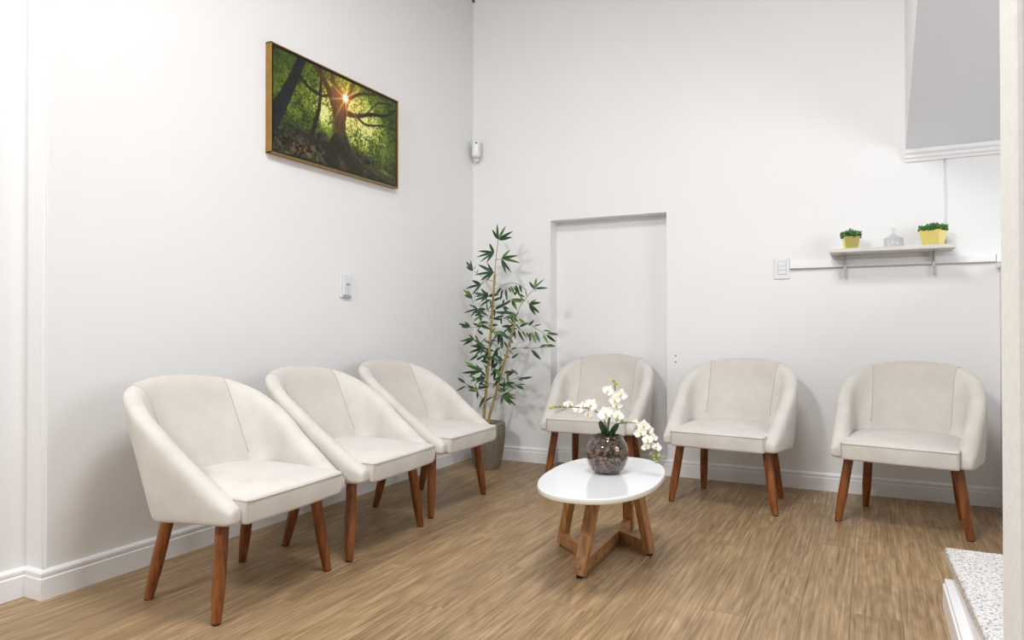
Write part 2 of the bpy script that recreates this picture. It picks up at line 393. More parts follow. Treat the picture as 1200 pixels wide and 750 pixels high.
def seat_bm():
    bm = bmesh.new(); nx, ny = 10, 10
    def W(y): return 0.238 if y < -0.05 else 0.238 - 0.075 * ((y + 0.05) / 0.25) ** 2
    def crown(u, v): return 0.022 * (1 - u * u) * (1 - (v * 2 - 1) ** 4)
    T, B = {}, {}
    for j in range(ny + 1):
        v = j / ny; y = -0.292 + v * 0.475
        for i in range(nx + 1):
            u = i / nx * 2 - 1; xx = u * W(y); yy = y - (0.010 * (1 - u * u) if j == 0 else 0)
            T[i, j] = bm.verts.new((xx, yy, 0.401 + crown(u, v) + 0.018 * v)); B[i, j] = bm.verts.new((xx, yy + (0.006 if j == 0 else 0), 0.316))
    for j in range(ny):
        for i in range(nx):
            bm.faces.new((T[i, j], T[i + 1, j], T[i + 1, j + 1], T[i, j + 1])); bm.faces.new((B[i, j], B[i, j + 1], B[i + 1, j + 1], B[i + 1, j]))
    for i in range(nx):
        bm.faces.new((B[i, 0], B[i + 1, 0], T[i + 1, 0], T[i, 0])); bm.faces.new((B[i, ny], T[i, ny], T[i + 1, ny], B[i + 1, ny]))
    for j in range(ny):
        bm.faces.new((B[0, j], T[0, j], T[0, j + 1], B[0, j + 1])); bm.faces.new((B[nx, j], B[nx, j + 1], T[nx, j + 1], T[nx, j]))
    bm.normal_update()
    es = [e for e in bm.edges if len(e.link_faces) == 2 and e.calc_face_angle(0) > 0.8]
    bmesh.ops.bevel(bm, geom=es, offset=0.012, segments=4, affect='EDGES', profile=0.55)
    return bm
def leg_bm(top, foot):
    top, foot = Vector(top), Vector(foot); bm = bmesh.new(); d = top - foot
    ts = [0.0, 0.02, 0.1, 0.25, 0.36, 0.45, 0.7, 1.0]; rs = [0.0150, 0.0158, 0.0172, 0.0200, 0.0213, 0.0216, 0.0216, 0.0216]
    tube(bm, [foot + d * (0.012 + 0.988 * t) for t in ts], rs, 20)
    return bm
def make_chair():
    root = empty('tub_chair', (0, 0, 0))
    sh = obj('backrest', shell_bm(), [M['suede'], M['suede_centre']], root, smooth=True, subsurf=2)
    # vertical seams between the centre panel and the side panels
    bpy.context.view_layer.update()
    bvh = BVHTree.FromObject(sh, bpy.context.evaluated_depsgraph_get())
    for i in (IS, IS2):
        bm = bmesh.new(); pts = catmull(section(i)[0:8], 5)[5:-2]
        hit = [bvh.find_nearest(q) for q in pts]
        tube(bm, [h_[0] + h_[1] * 0.0006 for h_ in hit], 0.0014, 6); obj('seam', bm, M['thread'], sh, smooth=True)
    se = obj('seat', seat_bm(), M['suede'], root, smooth=True)
    bm = bmesh.new()
    zf = 0.392
    pts = [(-0.2385, -0.15, zf + .004), (-0.2385, -0.24, zf + .001), (-0.2365, -0.284, zf), (-0.225, -0.2935, zf), (-0.12, -0.2995, zf + .001), (0, -0.3018, zf + .001), (0.12, -0.2995, zf + .001), (0.225, -0.2935, zf), (0.2365, -0.284, zf), (0.2385, -0.24, zf + .001), (0.2385, -0.15, zf + .004)]
    tube(bm, catmull(pts, 4), 0.0016, 6); obj('piping', bm, M['thread'], se, smooth=True)
    for s in (-1, 1):
        bm = bmesh.new(); tube(bm, [(s * 0.2358, -0.292, 0.398), (s * 0.2358, -0.290, 0.325)], 0.0012, 6); obj('seam', bm, M['thread'], se)
    for s in (-1, 1):
        for top, foot in (((s * 0.222, -0.168, 0.322), (s * 0.270, -0.192, 0)), ((s * 0.185, 0.115, 0.322), (s * 0.214, 0.190, 0))):
            lg = obj('leg', leg_bm(top, foot), M['leg_wood'], root, smooth=True)
            m = lg.modifiers.new('e', 'EDGE_SPLIT'); m.split_angle = R(40)
            bm = bmesh.new(); lathe(bm, [(0, 0), (0.0135, 0), (0.0135, 0.006), (0, 0.006)], 16, foot[0], foot[1]); obj('foot_glide', bm, M['rubber'], lg)
    return root
def kids(o): return [c for c in bpy.data.objects if c.parent == o]
def copy_tree(o, parent=None):
    c = o.copy(); C.objects.link(c); c.parent = parent
    for k in kids(o): copy_tree(k, c)
    return c
spots = [(0.509, -2.590, 92.5, 'cream suede tub chair nearest the camera, at the left end of the left wall row'),
         (0.492, -1.930, 92.5, 'cream suede tub chair in the middle of the three along the left wall'),
         (0.440, -1.240, 90.5, 'cream suede tub chair beside the potted bamboo, last of the left wall row'),
         (1.066, -0.292, 4.0, 'cream suede tub chair in front of the wall recess, partly behind the white orchid'),
         (1.896, -0.480, -6.0, 'cream suede tub chair in the middle of the back wall row, right of the recess'),
         (2.724, -0.517, -9.5, 'cream suede tub chair at the right end of the back wall, below the shelf')]
proto = make_chair()
for i, (x, y, a, lb) in enumerate(spots):
    o = proto if i == 0 else copy_tree(proto)
    o.location = (x, y, 0); o.rotation_euler = (0, 0, R(a)); tag(o, lb, 'chair', 'cream tub chairs along the walls')

# ------------------------------------------------------------------ coffee table
tb = empty('coffee_table', (1.6276, -1.7756, 0)); tag(tb, 'low coffee table with glossy white oval top and crossed oak legs', 'table')
def oval(sx, sy, n=96, ex=2.3057, th=0.0966):
    out = []
    for k in range(n):
        a = 2 * math.pi * k / n; c, s = math.cos(a), math.sin(a)
        u = sx * math.copysign(abs(c) ** (2 / ex), c); v = sy * math.copysign(abs(s) ** (2 / ex), s)
        out.append((u * math.cos(th) - v * math.sin(th), u * math.sin(th) + v * math.cos(th)))
    return out
bm = bmesh.new(); rings = []
for ins, z in ((0.006, 0.3385), (0.0015, 0.3395), (0, 0.342), (0, 0.3565), (0.001, 0.3588), (0.003, 0.36)):
    rings.append([bm.verts.new((x, y, z)) for x, y in oval(0.2269 - ins, 0.4069 - ins)])
for q, (a, b_) in enumerate(zip(rings, rings[1:])):
    for k in range(96):
        f = bm.faces.new((a[k], a[(k + 1) % 96], b_[(k + 1) % 96], b_[k])); f.material_index = 1 if q < 3 else 0; f.smooth = True
bm.faces.new(rings[0][::-1]).material_index = 0; bm.faces.new(rings[-1])
obj('table_top', bm, [M['lacquer'], M['edge']], tb)
def bar(a, b, wdir, wd, th):
    """rectangular timber from a to b; wdir = direction of the wide side"""
    a, b = Vector(a), Vector(b); d = (b - a).normalized(); wv = Vector(wdir); wv = (wv - d * wv.dot(d)).normalized(); t = d.cross(wv)
    bm = bmesh.new(); V = []
    for q in (a, b):
        V.append([bm.verts.new(q + wv * (sx * wd / 2) + t * (sy * th / 2)) for sx, sy in ((-1, -1), (1, -1), (1, 1), (-1, 1))])
    bm.faces.new(V[0][::-1]); bm.faces.new(V[1])
    for k in range(4): bm.faces.new((V[0][k], V[0][(k + 1) % 4], V[1][(k + 1) % 4], V[1][k]))
    bmesh.ops.bevel(bm, geom=list(bm.edges), offset=0.0015, segments=1, affect='EDGES')
    return bm
O3 = Vector((1.6276, -1.7756, 0))
def T(x, y, z): return Vector((x, y, z)) - O3
FT = [((1.590, -1.945, 0.010), (1.628, -1.860, 0.337), (1, 0.0, 0)), ((1.567, -1.262, 0.010), (1.590, -1.36, 0.337), (1, 0.0, 0)),
      ((1.378, -1.610, 0.010), (1.448, -1.625, 0.337), (0.25, 1, 0)), ((1.752, -1.568, 0.010), (1.690, -1.575, 0.337), (0.25, 1, 0))]
for k, (a, b_, wd) in enumerate(FT):
    lg = obj('leg', bar(T(*a), T(*b_), wd, 0.046, 0.030), M['table_wood'], tb)
    if k == 0:
        for nm, q, dr in (('screw', (1.5915, -1.9565, 0.045), (0, -1, 0.2)),):
            bm = bmesh.new(); c = T(*q); tube(bm, [c, c + Vector(dr).normalized() * 0.005], 0.006, 14); obj('screw', bm, M['screw'], lg)
    bm = bmesh.new(); f = T(a[0], a[1], 0); lathe(bm, [(0, 0), (0.012, 0), (0.012, 0.008), (0, 0.008)], 16, f.x, f.y); obj('foot_glide', bm, M['rubber'], lg)
obj('crossbar', bar(T(1.588, -1.92, 0.033), T(1.568, -1.275, 0.033), (0, 0, 1), 0.048, 0.034), M['table_wood'], tb)
obj('crossbar', bar(T(1.385, -1.618, 0.033), T(1.572, -1.775, 0.033), (0, 0, 1), 0.048, 0.030), M['table_wood'], tb)
obj('crossbar', bar(T(1.745, -1.565, 0.033), T(1.592, -1.455, 0.033), (0, 0, 1), 0.048, 0.030), M['table_wood'], tb)
bm = bmesh.new(); c = T(1.6035, -1.80, 0.035); tube(bm, [c, c + Vector((0.004, 0, 0))], 0.005, 12); obj('screw', bm, M['screw'], tb)

